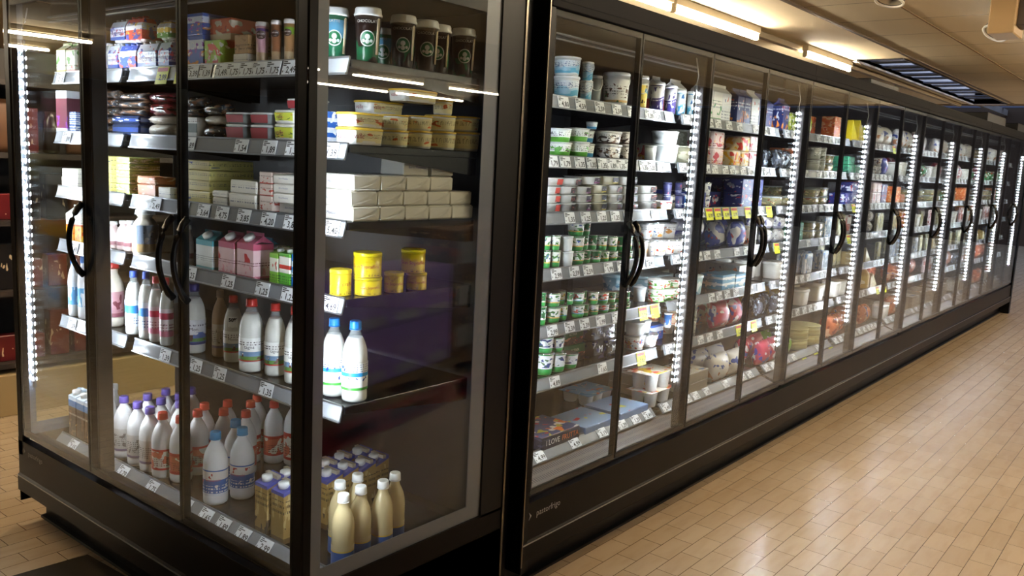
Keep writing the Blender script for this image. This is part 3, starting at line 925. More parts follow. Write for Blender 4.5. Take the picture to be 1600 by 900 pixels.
# --- long run: four units of four doors
RT = {0: [(877, '4,80'), (904, '4,59'), (934, '2,59'), (961, '2,59'), (985, '1,61'), (1012, '1,39'), (1024, '1,39'), (1043, '1,19')],
      1: [(860, '1,79'), (880, '1,79'), (903, '1,35'), (921, '1,35'), (938, '1,35'), (953, '1,89'), (967, '1,35'), (980, '1,35'), (1003, '1,35'), (1015, '1,35'), (1030, '1,35')],
      2: [(887, '1,35'), (912, '1,25'), (937, '1,25'), (958, '1,25'), (978, '1,19'), (1020, '1,25'), (1040, '1,25'), (1055, '1,25')],
      3: [(867, '2,99'), (895, '2,59'), (916, '2,59'), (948, '1,99'), (968, '1,99'), (1012, '0,99'), (1037, '0,99'), (1050, '0,99')],
      4: [(861, '2,99'), (888, '2,39'), (911, '2,39'), (936, '1,99'), (960, '1,99'), (1001, '0,79', 1), (1019, '0,85', 1), (1035, '1,99')],
      5: [(865, '4,89'), (938, '1,65'), (997, '0,85', 1), (1010, '1,79'), (1025, '1,89')],
      6: [(839, '4,99'), (893, '4,99'), (934, '3,19'), (965, '1,39'), (985, '1,39'), (1003, '2,49'), (1047, '1,39')]}
VR = (170, 258, 345, 420, 500, 580, 700)
YELLOW = {2: [(1105, '0,99'), (1118, '0,79'), (1131, '0,99'), (1144, '0,99'), (1165, '1,99'), (1198, '1,69'), (1330, '1,25')], 3: [(1211, '1,39'), (1322, '1,39'), (1343, '1,19')],
          5: [(1154, '1,29'), (1177, '1,99'), (1365, '1,99'), (1375, '1,25')], 6: [(1250, '1,39'), (1268, '1,25'), (1290, '1,19'), (1392, '1,99'), (1430, '1,99')], 1: [(1325, '1,39')], 0: [(1400, '1,19')]}
rt = random.Random(11)
UNITS = []
for unit in range(4):
    ux = RUN_X0 + unit * 4 * PITCH; UL = 4 * PITCH
    nth = ('nearest', 'second', 'third', 'farthest')[unit]
    U = thing('wall_case', 'black four-door glass refrigerated case, %s unit of the long row' % nth, 'refrigerated display case', (ux, RUN_Y, 0), 0, 'units of the long refrigerated row')
    UNITS.append(U)
    case_body(U, UL, .9, back=.76, deck=.452)
    e0 = 0 if unit else -.0
    if unit == 0:
        MB().box(-.004, .032, -.004, .9, .1, 2.19, BODY, .003).obj('side_panel', U)
        MB().box(-.006, .0, -.007, -.0005, .13, 2.19, mat('6d655a', .25, metal=.9)).obj('metal_trim', U)
        led(U, .046, .052, cable=False)
        MB().merge(text_mb('pastorfrigo', .034, mat('9a9a9a', .4)), (.155, -.0015, .315)).obj('maker_lettering', U)
        q = MB(); q.prism([(.035, .30), (.05, .315), (.035, .33), (.042, .315)], 1, -.0015, 0, mat('9a9a9a', .4)); q.obj('maker_emblem', U)
    if unit == 3:
        MB().box(UL - .03, UL + .06, -.01, .9, 0, 2.195, BODY, .003).obj('side_panel', U)
    for i in range(4):
        left_of_pair = i % 2 == 0
        door(U, i * PITCH + (.034 if (unit == 0 and i == 0) else 0), (i + 1) * PITCH, (i + 1) * PITCH - .02 if left_of_pair else i * PITCH + .026)
    for k in (2, 4):
        xm = k * PITCH
        po = MB().box(xm - .026, xm + .026 if k == 2 else xm + .0, .028, .064, .385, 2.11, mat('1d1b1b', .25), .003).obj('mullion', U)
        if not (unit == 3 and k == 4): led(po, xm - .036, .056, cable=True)
        else: led(po, xm - .045, .056, cable=True)
        MB().box(xm - .02, xm + .02, BACK, .745, .45, 2.06, BODY2).obj('upright', U)
    for bay in range(2):
        bx0, bx1 = bay * 2 * PITCH + .03, (bay + 1) * 2 * PITCH - .03
        for s, z in enumerate(ZS):
            yf = FRONT
            tg = []
            if unit == 0 and bay == 0:
                for tt in RT[s]:
                    q = at(tt[0], VR[s], 1, RUN_Y + yf)
                    tg.append((q.x - ux, tt[1], len(tt) > 2))
            else:
                yl = []
                for (u, pr) in YELLOW.get(s, ()):
                    q = at(u, (190, 265, 340, 390, 440, 490, 545)[s], 1, RUN_Y + yf)
                    if bx0 < q.x - ux < bx1: yl.append((q.x - ux, pr, True))
                tg = [t_ for t_ in auto_tags(bx0, bx1, rt, .095 if unit < 2 else .12, 0, .8) if all(abs(t_[0] - y_[0]) > .07 for y_ in yl)] + yl
            shelf(U, bx0, bx1, z, yf, BACK, tg, s == 6)

# black service boxes on top of the run
def roof_box(x, w, y, label):
    t = thing('service_box', label, 'service box', (x, y, 2.195))
    MB().box(0, w, 0, .3, 0, .09, BODY2, .006).obj('housing', t)
    MB().box(w * .96, w, .02, .28, .09, .1, BODY2).obj('cover', t)
roof_box(6.35, .7, 1.95, 'black service box on the roof of the long row, nearest to the lit tubes')
roof_box(9.6, .95, 1.8, 'black service box on the roof of the long row, below the daylight roof')
roof_box(11.3, .5, 1.8, 'small black service box at the far end of the row roof')
# ------------------------------------------------------------------ goods on the shelves
ORD = ('first', 'second', 'third', 'fourth', 'fifth', 'sixth', 'seventh', 'eighth', 'ninth', 'tenth', 'eleventh', 'twelfth', 'thirteenth', 'fourteenth', 'fifteenth', 'sixteenth')
SHW = {'R': ('top', 'second', 'third', 'fourth', 'fifth', 'sixth', 'bottom'), 'L': ('top', 'second', 'third', 'fourth', 'fifth', 'bottom')}
ITEMS = []
turn = random.Random(9)
def Q(v, st=.004): return max(st, round(v / st) * st)

RED = '#'
# colour prints
A_ = art
P_ACT = A_('dfe6f2', ((.0, .16, '2c4fa0'), (.62, .7, 'b8c8e4')), (('2846a8', 4, .6, .2, .8), ('d23a3a', 5, .66, .1, .9)), ('3a4a80', .3, .6, 6))
P_ACTB = A_('2f4fae', ((.5, .75, 'eef1f6'),), (('e2553a', 4, .56, .0, .7), ('f1f1f1', 6, .62, .2, .9)))
P_ACTR = A_('d84a34', ((.45, .8, 'e8e6e6'),), (('2f4fae', 4, .58, .0, 1), ('f5d04a', 6, .66, .1, .9)))
P_YEL = A_('eac644', ((.0, .3, '5fa03a'), (.6, .9, 'f2ead0')), (('ffffff', 5, .6, .1, .9),))
P_BLUEPK = A_('2a5db8', ((.55, .85, 'dbe6f5'),), (('f0a03a', 4, .56, .0, .55), ('8a3ab0', 5, .62, .2, .9), ('ffffff', 4, .62, .3, .9)), None, .3)
P_ORB = A_('e8603c', ((.0, .3, 'f0d9c8'),), (('f3e7da', 3, .58, .2, .9), ('c0202a', 5, .63, .3, .8)), None, .4)
P_GRB = A_('9ecb3a', ((.0, .12, 'd8302c'),), (('d8302c', 2.5, .55, .0, 1), ('f5f3ea', 5, .62, .2, .9)), None, .4)
P_KRAFT = A_('b08a5c', (), (('8e6a40', 4, .6, 0, 1),), ('5a4028', .2, .5, 5), .6)
P_CUPP = A_('d9a8b4', ((.0, .3, 'c6a882'), (.86, .93, '6b4a9a')), (('a8402e', 5, .66, .05, .35),), None, .35)
P_CUPB = A_('9a6444', ((.0, .3, 'c6a882'),), (('7a3a26', 5, .66, .05, .35),), None, .35)
P_CUPG = A_('b08458', ((.0, .28, 'cdb48e'), (.72, .9, '86b83a')), (('7a3a26', 5, .66, .05, .35),), None, .35)
P_VEG = A_('f0eedc', ((.0, .14, 'e0c53a'), (.9, 1, 'dfe7c4')), (('4f9a3a', 2.2, .56, .4, .95), ('e08a30', 6, .66, .1, .5)), ('4a7a3a', .25, .4, 10))
P_VEGR = A_('f0eedc', ((.0, .14, 'd8403a'), (.9, 1, 'dfe7c4')), (('4f9a3a', 2.2, .56, .4, .95), ('d8403a', 6, .66, .1, .5)), ('4a7a3a', .25, .4, 10))
P_DKPK = A_('3a3430', (), (('6a4a34', 3, .55, 0, 1), ('26323e', 4, .6, 0, 1), ('c0b8a8', 7, .7, .2, .8)), None, .2)
P_REDPK = A_('6e1a22', ((.35, .5, '3a0d12'),), (('9a2a30', 3, .58, 0, 1), ('1d1012', 4, .6, 0, 1)), None, .15, .5)
P_NAVY = A_('1c2744', ((.3, .7, '24386a'),), (('dfe4ee', 3, .66, .2, .8),), None, .2)
P_WHITEPK = A_('d6cfc2', (), (('b8ac9c', 3, .58, 0, 1),), None, .25)
P_FRAME = A_('e8e8ea', ((.1, .82, '6a3a44'),), (('7a3a9a', 3, .62, .1, .4),), None, .3)
P_BLUEBX = A_('2d62b4', ((.0, .2, 'dfe5ef'), (.34, .5, 'dfe5ef'), (.68, .8, 'dfe5ef')), (('f0f0f0', 5, .62, 0, 1),))
P_BUTY = A_('d8cc7c', (), (('2f3f6a', 2.0, .7, .2, .8),), ('5a5c50', .5, .72, 6), .45)
P_BUTG = A_('b4bc6c', ((.0, .08, '5c7a34'),), (('f0ecd0', 3, .58, .1, .9), ('6a8a3a', 5, .64, 0, 1)), ('5a5c50', .3, .6, 6), .45)
P_BUTW = A_('e6e2d6', (), (), ('8a8e98', .4, .62, 5), .45)
P_BUTP = A_('e2cfc4', ((.0, .1, 'b84a3c'),), (('b84a3c', 4, .62, .1, .6),), ('7a6a60', .5, .8, 5), .45)
P_BROWNB = A_('c47a4c', (), (('e8c8a8', 3, .6, 0, 1),), None, .4)
P_JUICE = A_('f2efe4', ((.0, .55, 'f0a020'), (.55, .62, 'd8541c')), (('f6c23a', 3, .58, 0, .5), ('d84a1c', 5, .64, .1, .5)), ('3a3a3a', .62, .8, 12))
P_PINK = A_('ecc8cc', ((.82, 1, 'c95a78'), (.0, .06, 'b85a70')), (('c92a2a', 2.2, .66, .45, .7), ('e59aa6', 5, .6, 0, .35)), ('7a3a4a', .35, .5, 14))
P_PINKT = mat('d06a88', .35); P_TEALT = mat('4aa6b8', .35)
P_TEAL = A_('e6eceb', ((.82, 1, '4aa6b8'), (.0, .1, '8ac2c4')), (('c92a2a', 2.2, .66, .45, .75),), ('6a7a80', .3, .5, 14))
P_GREENC = A_('5aae3a', ((.38, .86, 'f0efe4'), (.5, .62, 'c8392e')), (('f0a03a', 3, .7, .86, 1),), ('3a5a30', .1, .3, 12))
P_GREENC2 = A_('7ab83a', ((.38, .8, 'e8e8d6'),), (('c8392e', 4, .64, .4, .7),), ('3a5a30', .1, .3, 12))
P_BLUEC = A_('1f78c4', ((.3, .75, 'eef1f3'),), (('f08a2a', 3, .7, .8, 1), ('1f78c4', 5, .6, .3, .7)), ('1a3a6a', .32, .6, 12))
P_BLUES = A_('1f7ccc', ((.0, .1, '155a9a'),), (('eaf3fa', 4, .66, .2, .8),), ('cfe2f2', .15, .4, 8))
L_LATTE = A_('e9eaf0', ((.0, .1, '2c3a7c'), (.1, .5, '4f6fb4'), (.12, .26, '4f8a3a')), (('5a3a34', 4, .62, .15, .5), ('e9eaf0', 4, .6, .4, .6)), ('2a2a4a', .72, .82, 8))
L_RED = A_('efeeea', ((.0, .06, 'c02a28'), (.06, .42, '6f8fb4'), (.06, .22, '5c8a44')), (('5a3030', 4, .6, .1, .45), ('efeeea', 4, .62, .3, .5)), ('1d1d20', .7, .86, 10))
L_MILKB = A_('e8f0f6', ((.5, .8, '2a7cc0'),), (('c92a2a', 2.5, .66, .3, .8),), ('31689a', .1, .4, 10))
L_MILKP = A_('f0dfe2', ((.62, .85, 'c8325c'), (.0, .2, 'd87a92')), (('3a3a3a', 2.4, .66, .3, .6),), ('9a4a62', .2, .5, 10))
L_BLUE = A_('2f63ac', ((.0, .1, 'dfe6ee'), (.62, .95, 'e8e2da')), (('e8e2da', 3, .62, .3, .9), ('b8402e', 4, .66, .4, .9)), ('dfe6ee', .12, .4, 8))
L_GREY = A_('cfc9c2', ((.0, .1, '8a7a9a'),), (('8a8078', 4, .6, .2, .8),), ('5a5658', .2, .7, 12))
L_REDW = A_('c8392c', ((.15, .85, 'd86a4a'),), (('efe6da', 2.4, .56, .1, .9),), ('7a2a20', .2, .6, 10))
L_WHITEBL = A_('f2f3f3', ((.0, .1, '46a83c'), (.5, .64, '2f9ad6')), (('1f4a9a', 4, .64, .2, .9),), ('5a6a7a', .66, .95, 12))
L_CREAM = A_('c4b184', ((.0, .72, '3f5f9c'), (.72, .78, 'd8b040')), (), None)
P_CHOC = A_('4a3020', ((.86, 1, 'dfe3e8'), (.7, .86, '3a7ab0')), (('7a5238', 3, .58, 0, .6), ('c8a060', 5, .66, .1, .5)), ('d8cfc0', .45, .6, 10), .3)
P_CPURP = A_('a88a50', ((.0, .1, '6a5230'),), (('4a3a28', 4, .6, .0, .4), ('c9b078', 4, .6, .3, .9)), ('3a2c1c', .55, .8, 9), .4)
M_PURT = mat('4d53a4', .4)
P_TIN = A_('e8cf1c', ((.0, .04, 'b89a10'),), (('d8b814', 3, .6, 0, 1),), ('5a3a10', .08, .18, 12), .3)
P_TUBY = A_('efe4b0', (), (('d86a2a', 2.0, .62, .1, .9),), ('4a4238', .35, .75, 10), .35)
P_TUBV = A_('d6e04a', ((.0, .12, 'f5f3e0'),), (('e8902a', 2.4, .62, .1, .9), ('5a7a20', 4, .64, .1, .6)), None, .35)
P_BLTUB = A_('eef4f8', ((.0, .36, '6cc0e0'), (.36, .5, 'b8def0')), (('a8d8ec', 2.2, .56, .2, .7), ('2a3a7a', 6, .68, .5, .9)), ('5a7aa0', .55, .9, 7), .3, 0, True, .08)
P_BUCKW = A_('ecebe4', ((.0, .1, 'd8b070'),), (('2f6a3c', 3.2, .64, .0, .7), ('5a3a2a', 4, .66, .2, .8)), ('6a6a66', .3, .7, 9), .35)
P_BUCKY = A_('e8cf62', ((.0, .1, 'c8a030'), (.8, 1, 'efeee6')), (('2f8ac0', 3, .6, .2, .7), ('3a2a24', 4, .64, .2, .8)), None, .35)
P_PURPOT = A_('3a2f7c', ((.55, 1, 'f0eff4'),), (('f0eff4', 3, .6, .1, .6), ('3a2f7c', 4, .6, .6, .95)), ('f0eff4', .42, .56, 9), .35, 0, True, .05)
P_CYPOT = A_('3fa8d8', ((.5, 1, 'e9f2f7'),), (('e9f2f7', 3, .58, .1, .6), ('2a6aa8', 4, .62, .6, .9)), ('f0f4f8', .4, .55, 9), .35, 0, True, .05)
P_GRTUB = A_('f0f2ee', ((.0, .4, '6fc04a'),), (('6fc04a', 2.6, .56, .2, .75), ('5a2a5a', 4, .68, .4, .9)), ('5a6a5a', .5, .85, 8), .3)
P_BLTUBS = A_('eef2f4', ((.0, .4, '4a9ad0'),), (('5a2a5a', 4, .66, .4, .9),), ('5a6a7a', .5, .85, 8), .3)
P_BRTUB = A_('e6e2de', ((.0, .15, '4a362c'),), (('3a2a24', 3, .56, .0, .8), ('7a5a44', 4, .6, .1, .7)), ('2a2a2a', .5, .9, 8), .3)
P_REDW = A_('eeeae4', ((.0, .06, 'c9a030'),), (('c8242a', 1.8, .58, .15, .9), ('e0a838', 3, .64, 0, .6)), None, .3)
P_ACTG = A_('1f6a3a', ((.0, .18, 'd8d4c4'),), (('dfe4dc', 3.0, .62, .1, .9), ('5a2f3a', 4, .62, .1, .8), ('e06a4a', 5, .68, .1, .8)), None, .3)
P_ACTG2 = A_('e8ece4', ((.0, .12, 'e8c060'),), (('3f7a3a', 3.0, .56, .1, .9), ('3a5aa0', 4, .64, .1, .8)), None, .3)
P_ACTF = A_('e6ecea', ((.0, .1, '5ab4dc'),), (('d8503a', 2.4, .56, .1, .95), ('1f6a3a', 4, .6, .1, .9)), None, .3)
P_ACTL = A_('e4eae4', ((.0, .1, '5ab4dc'),), (('f0c83a', 2.4, .54, .1, .95), ('4a9a3a', 4, .62, .1, .9)), None, .3)
P_ACTBB = A_('e6ebee', (), (('2a3f7a', 3.0, .54, .1, .9), ('3a6a3a', 5, .64, .1, .8)), None, .3)
P_ACTBOX = A_('1a5c3c', ((.0, .4, '5a3a3a'),), (('2a2430', 3.4, .54, .0, .5), ('d8a088', 4, .62, .0, .5), ('b8303a', 5, .64, 0, .5)), None, .35)
P_BLACKPK = A_('16161c', (), (('30305a', 3, .6, 0, 1), ('c8c8d0', 5, .68, .2, .9)), None, .12, .6)
P_FRUTTA = A_('1e2438', ((.0, .08, '1c2030'),), (('3c4460', 3, .6, 0, 1),), None, .35)
P_FRUTTOP = A_('46507a', (), (('f0e8e0', 3.4, .6, 0, 1.1), ('e0702a', 3.0, .62, 0, 1.1), ('c02a2a', 5, .64, 0, 1.1), ('c8c03a', 4, .66, 0, 1.1)), None, .35)
P_LTBLUE = A_('8fa8c8', ((.0, .9, '7a92b4'),), (('c8302c', 4, .68, .9, 1.1), ('c8c03a', 3, .66, .9, 1.1)), None, .35)
P_MULTI = A_('7aa8c8', (), (('e8d8b0', 3, .58, 0, 1.1), ('d87a3a', 4, .62, 0, 1.1), ('4a90b8', 3, .6, 0, 1.1)), None, .3)
P_YOTOP = A_('ece6dc', (), (('e8c020', 2.6, .58, 0, 1.1), ('c8302a', 3.6, .6, 0, 1.1), ('e08030', 5, .62, 0, 1.1)), None, .3)
P_DKPOT = A_('2a2c52', ((.75, 1, '3a3a64'),), (('c83a4a', 2.6, .66, .4, .9),), ('c8ccd8', .2, .4, 9), .3)
P_BLPOT = A_('2a70b8', ((.0, .2, 'e8eef4'),), (('e8eef4', 2.6, .6, .2, .9), ('c8303a', 4, .68, .4, .9)), None, .3)
P_WHPOT = A_('eceae6', (), (('d8903a', 2.6, .62, .1, .7), ('b8402a', 4, .64, .1, .8), ('3a6aa8', 5, .68, .2, .9)), ('6a6a70', .55, .8, 8), .3)
P_GRRED = A_('e8ead8', ((.0, .1, '5a9a3a'), (.48, .58, '5a9a3a')), (('c8302a', 3, .58, .0, 1), ('4a8a30', 4, .6, 0, 1)), None, .3)

def K_(name, cat, look, f, rnd_=False, dep=None): return dict(name=name, cat=cat, look=look, f=f, round=rnd_, dep=dep)
W_ = WHITE
KIND = {
 # end case
 'veg': K_('juice_carton', 'carton', 'white-green vegetable drink carton', lambda w, h, d: parts_of(gable, w, h, d, P_VEG, P_VEG, None), 0, .06),
 'vegr': K_('juice_carton', 'carton', 'white-red vegetable drink carton', lambda w, h, d: parts_of(gable, w, h, d, P_VEGR, P_VEGR, None), 0, .06),
 'act': K_('drink_multipack', 'multipack', 'white-blue drinking yogurt pack', lambda w, h, d: parts_of(bottle_pack, w, h, d, P_ACT, W_, 3, None, ('Actimel', w * .26, mat('6a2a5a', .4))), 0, .08),
 'actb': K_('drink_multipack', 'multipack', 'blue drinking yogurt pack', lambda w, h, d: parts_of(bottle_pack, w, h, d, P_ACTB, W_, 3, mat('2a56b0', .4)), 0, .08),
 'actr': K_('drink_multipack', 'multipack', 'red drinking yogurt pack', lambda w, h, d: parts_of(bottle_pack, w, h, d, P_ACTR, W_, 3, mat('c83030', .4)), 0, .08),
 'acty': K_('drink_multipack', 'multipack', 'yellow drinking yogurt pack', lambda w, h, d: parts_of(bottle_pack, w, h, d, P_YEL, W_, 2), 0, .08),
 'clearpk': K_('bottle_bundle', 'multipack', 'clear-wrapped bundle of small bottles', lambda w, h, d: parts_of(bottle_pack, w, h, d, CLEARD, mat('d8c8ae', .4), 2), 0, .08),
 'bluepk': K_('snack_box', 'box', 'blue yogurt snack box', lambda w, h, d: parts_of(carton_box, w, h, d, P_BLUEPK, None, [('NOI', h * .34, mat('f4f4f4', .4), 0, .66)]), 0, .12),
 'orb': K_('yogurt_drink_box', 'box', 'orange-white yogurt drink box', lambda w, h, d: parts_of(carton_box, w, h, d, P_ORB, None, [('Yomi', h * .25, mat('c01f2a', .4), -.1, .5)]), 0, .14),
 'grb': K_('yogurt_drink_box', 'box', 'green-red yogurt drink box', lambda w, h, d: parts_of(carton_box, w, h, d, P_GRB, None, [('Yomi', h * .25, mat('c01f2a', .4), -.1, .5)]), 0, .14),
 'kraft': K_('kraft_box', 'box', 'brown kraft carton', lambda w, h, d: parts_of(carton_box, w, h, d, P_KRAFT), 0, .12),
 'whbox': K_('white_box', 'box', 'small white carton', lambda w, h, d: parts_of(carton_box, w, h, d, P_BUTW), 0, .1),
 'ncp': K_('coffee_drink_cup', 'cup', 'pink latte cup', lambda w, h, d: parts_of(latte, w, h, P_CUPP), 1),
 'ncb': K_('coffee_drink_cup', 'cup', 'brown latte cup', lambda w, h, d: parts_of(latte, w, h, P_CUPB), 1),
 'ncg': K_('coffee_drink_cup', 'cup', 'green-topped latte cup', lambda w, h, d: parts_of(latte, w, h, P_CUPG), 1),
 'dkpk': K_('vacuum_pack', 'packaged food', 'dark vacuum food pack', lambda w, h, d: parts_of(pouch, w, h, d, P_DKPK), 0, .07),
 'redpk': K_('meat_pack', 'packaged food', 'dark red meat pack', lambda w, h, d: parts_of(pouch, w, h, d, P_REDPK), 0, .1),
 'redtub': K_('spread_tub', 'tub', 'clear tub with red label', lambda w, h, d: parts_of(box_tub, w, h, d, CLEARD, mat('cfd2d2', .2), 24, mat('a5323a', .4)), 0, .1),
 'valle': K_('margarine_tub', 'tub', 'yellow-green margarine tub', lambda w, h, d: parts_of(box_tub, w, h, d, WHITE, mat('eceadd', .3), 24, P_TUBV, .92, ('valle', h * .42, mat('8a1f3c', .4), -.16)), 0, .1),
 'frame': K_('gift_box', 'box', 'tall white-framed box', lambda w, h, d: parts_of(carton_box, w, h, d, P_FRAME), 0, .08),
 'bluebx': K_('blue_box', 'box', 'small blue carton', lambda w, h, d: parts_of(carton_box, w, h, d, P_BLUEBX), 0, .08),
 'navy': K_('navy_pack', 'packaged food', 'navy blue food pack', lambda w, h, d: parts_of(carton_box, w, h, d, P_NAVY, None, [], .006), 0, .1),
 'sausage': K_('sausage_pack', 'packaged food', 'pale vacuum sausage pack', lambda w, h, d: parts_of(pouch, w, h, d, P_WHITEPK), 0, .1),
 'cardpk': K_('carded_pack', 'packaged food', 'pack with white card label', lambda w, h, d: parts_of(carton_box, w, h, d, P_WHITEPK, A_('e8e8e6', ((.25, .7, '3f4f44'),), (), ('3a3a3a', .75, .9, 9)), [], .003), 0, .06),
 'buty': K_('butter_block', 'butter', 'yellow boxed butter', lambda w, h, d: parts_of(carton_box, w, h, d, P_BUTY, None, [], .002), 0, .17),
 'butg': K_('butter_block', 'butter', 'green-yellow boxed butter', lambda w, h, d: parts_of(carton_box, w, h, d, P_BUTG, None, [], .002), 0, .12),
 'butw': K_('butter_brick', 'butter', 'white wrapped butter', lambda w, h, d: parts_of(brick, w, h, d, P_BUTW, None, False), 0, .1),
 'butm': K_('butter_brick', 'butter', 'white lettered butter brick', lambda w, h, d: parts_of(brick, w, h, d, mat('e6e2d8', .4), ('Burro Monpiano', h * .24, mat('3a4a8a', .5)), False), 0, .1),
 'butp': K_('butter_block', 'butter', 'pink-white boxed butter', lambda w, h, d: parts_of(carton_box, w, h, d, P_BUTP), 0, .1),
 'brownb': K_('brown_pack', 'packaged food', 'orange-brown wrapped pack', lambda w, h, d: parts_of(brick, w, h, d, P_BROWNB, None, False), 0, .08),
 'juice': K_('juice_carton', 'carton', 'orange-white juice carton', lambda w, h, d: parts_of(gable, w, h, d, P_JUICE, WHITE, None), 0, .07),
 'sbot': K_('small_bottle', 'bottle', 'small white-capped bottle', lambda w, h, d: parts_of(bottle, h, w, mat('cfb8b4', .3), WHITE, A_('d8c8cc', ((.0, .3, '8a5a62'),)), (.16, .6), False, 14, None, .5), 1),
 'jar': K_('large_jug', 'jug', 'large jug with blue-grey label', lambda w, h, d: parts_of(bottle, h, w, mat('cfc6b4', .25), WHITE, A_('8a98ac', ((.0, .3, 'b89a6a'),), (('e6e6e6', 3, .6, .3, .9), ('2a2a30', 4, .62, .4, .8))), (.06, .66), False, 22, None, .6), 1),
 'gteal': K_('milk_carton', 'carton', 'teal-topped milk carton', lambda w, h, d: parts_of(gable, w, h, d, P_TEAL, P_TEALT, W_), 0, .07),
 'gpink': K_('milk_carton', 'carton', 'pink-topped milk carton', lambda w, h, d: parts_of(gable, w, h, d, P_PINK, P_PINKT, W_), 0, .075),
 'cgreen': K_('milk_carton', 'carton', 'green milk carton', lambda w, h, d: parts_of(slant_carton, w, h, d, P_GREENC, mat('6ab84a', .4), W_), 0, .07),
 'cgreen2': K_('milk_carton', 'carton', 'olive-green milk carton', lambda w, h, d: parts_of(slant_carton, w, h, d, P_GREENC2, mat('8ab84a', .4), W_), 0, .07),
 'cblue': K_('milk_carton', 'carton', 'blue milk carton', lambda w, h, d: parts_of(slant_carton, w, h, d, P_BLUEC, mat('2a8ad0', .4), W_), 0, .07),
 'bluebrick': K_('milk_carton', 'carton', 'bright blue carton', lambda w, h, d: parts_of(gable, w, h, d, P_BLUES, mat('2a86d4', .35), None), 0, .09),
 'jugred': K_('milk_jug', 'jug', 'wide milk jug with red cap', lambda w, h, d: parts_of(bottle, h, w, mat('d8d0c0', .3), mat('c22a2e', .35), A_('b88a92', ((.0, .15, '8a4a5a'),), (('6a2a3a', 3, .62, .1, .9),)), (.16, .55), False, 20, None, .5), 1),
 'botb': K_('milk_bottle', 'bottle', 'milk bottle with blue cap', lambda w, h, d: parts_of(bottle, h, w, MILK, mat('2a48a0', .35), L_MILKB, (.14, .55), True), 1),
 'botp': K_('milk_bottle', 'bottle', 'milk bottle with pink label', lambda w, h, d: parts_of(bottle, h, w, MILK, mat('c8303a', .35), L_MILKP, (.14, .55), True), 1),
 'botm': K_('milk_bottle', 'bottle', 'milk bottle with violet cap', lambda w, h, d: parts_of(bottle, h, w, MILK, mat('3c3c8c', .35), L_LATTE, (.14, .5), True, 22, ('te di Mon', w * .21, mat('2a2a34', .5))), 1),
 'botbr': K_('kefir_bottle', 'bottle', 'dim brownish milk bottle', lambda w, h, d: parts_of(bottle, h, w, mat('b59a80', .35), mat('8a7a6c', .4), L_GREY, (.14, .5)), 1),
 'bot50': K_('milk_bottle', 'bottle', 'red-capped bottle with offer sticker', lambda w, h, d: parts_of(bottle50, h, w), 1),
 'botr': K_('milk_bottle', 'bottle', 'red-capped mountain milk bottle', lambda w, h, d: parts_of(bottle, h, w, MILK, mat('cc2f2a', .35), L_RED, (.16, .48), True, 22, ('tagna', w * .2, mat('2a2a34', .5))), 1),
 'botwb': K_('milk_bottle', 'bottle', 'white milk bottle with blue label', lambda w, h, d: parts_of(bottle, h, w, mat('eef0f0', .3), mat('2c7cd0', .35), A_('eef2f4', ((.2, .8, '5aa8d8'),), (('eef2f4', 2.4, .56, .1, .9),)), (.1, .6)), 1),
 'mjug': K_('milk_jug', 'jug', 'wide cloudy milk jug', lambda w, h, d: parts_of(bottle, h, w, mat('a8a6a0', .3), mat('c8c8c6', .4), A_('8a8a90', ((.2, .6, '5a6074'),)), (.1, .6), False, 20, None, .5), 1),
 'choc': K_('milk_carton', 'carton', 'brown chocolate milk carton', lambda w, h, d: parts_of(slant_carton, w, h, d, P_CHOC, mat('c9d6e2', .35), W_, mat('a8c4dc', .4)), 0, .06),
 'wjug': K_('white_jug', 'jug', 'white plastic milk jug', lambda w, h, d: parts_of(bottle, h, w, mat('dcdde0', .35), W_, A_('b8bcc8', (), (('7a88a8', 3, .6, 0, 1),)), (.1, .6), False, 18, None, .5), 1),
 'bpur': K_('milk_bottle', 'bottle', 'white bottle with purple cap', lambda w, h, d: parts_of(bottle, h, w, mat('e4e2e0', .35), mat('5a4a9c', .4), L_GREY, (.14, .5)), 1),
 'bora': K_('milk_bottle', 'bottle', 'white bottle with orange-red cap', lambda w, h, d: parts_of(bottle, h, w, mat('e6e3e0', .35), mat('d8422c', .4), L_REDW, (.14, .46)), 1),
 'bblu': K_('milk_bottle', 'bottle', 'white bottle with light-blue cap', lambda w, h, d: parts_of(bottle, h, w, mat('e8e8e8', .35), mat('3a8fc4', .4), L_BLUE, (.14, .5), False, 22, ('Granarolo', w * .16, mat('b03a2a', .5))), 1),
 'bigw': K_('milk_jug', 'jug', 'large white jug with red label', lambda w, h, d: parts_of(bottle, h, w, mat('e0e0e0', .35), W_, L_REDW, (.1, .5), False, 20, None, .5), 1),
 'cpur': K_('oat_carton', 'carton', 'purple-topped tan milk carton', lambda w, h, d: parts_of(slant_carton, w, h, d, P_CPURP, M_PURT, W_), 0, .066),
 'ycream': K_('cream_bottle', 'bottle', 'cream bottle with white cap', lambda w, h, d: parts_of(bottle, h, w, mat('cbb98c', .22), W_, L_CREAM, (.03, .34), False, 22, ('~', w * .4, mat('2a5ab0', .4)), .42), 1),
 'bbc': K_('milk_bottle', 'bottle', 'full milk bottle with bright blue cap', lambda w, h, d: parts_of(bottle, h, w, MILK, mat('1f82d8', .35), L_WHITEBL, (.16, .5), True, 24), 1),
 'tin': K_('yellow_tin', 'tin', 'round yellow cream tin', lambda w, h, d: parts_of(tin, w, h, P_TIN, mat('e6d21a', .3), 24, [('Gran Sopraffina', h * .2, mat('b0242c', .4), .45)]), 1),
 'ytub': K_('margarine_tub', 'tub', 'round pale-yellow margarine tub', lambda w, h, d: parts_of(tub, w, h, W_, mat('dcb83c', .35), 24, .86, False, P_TUBY), 1),
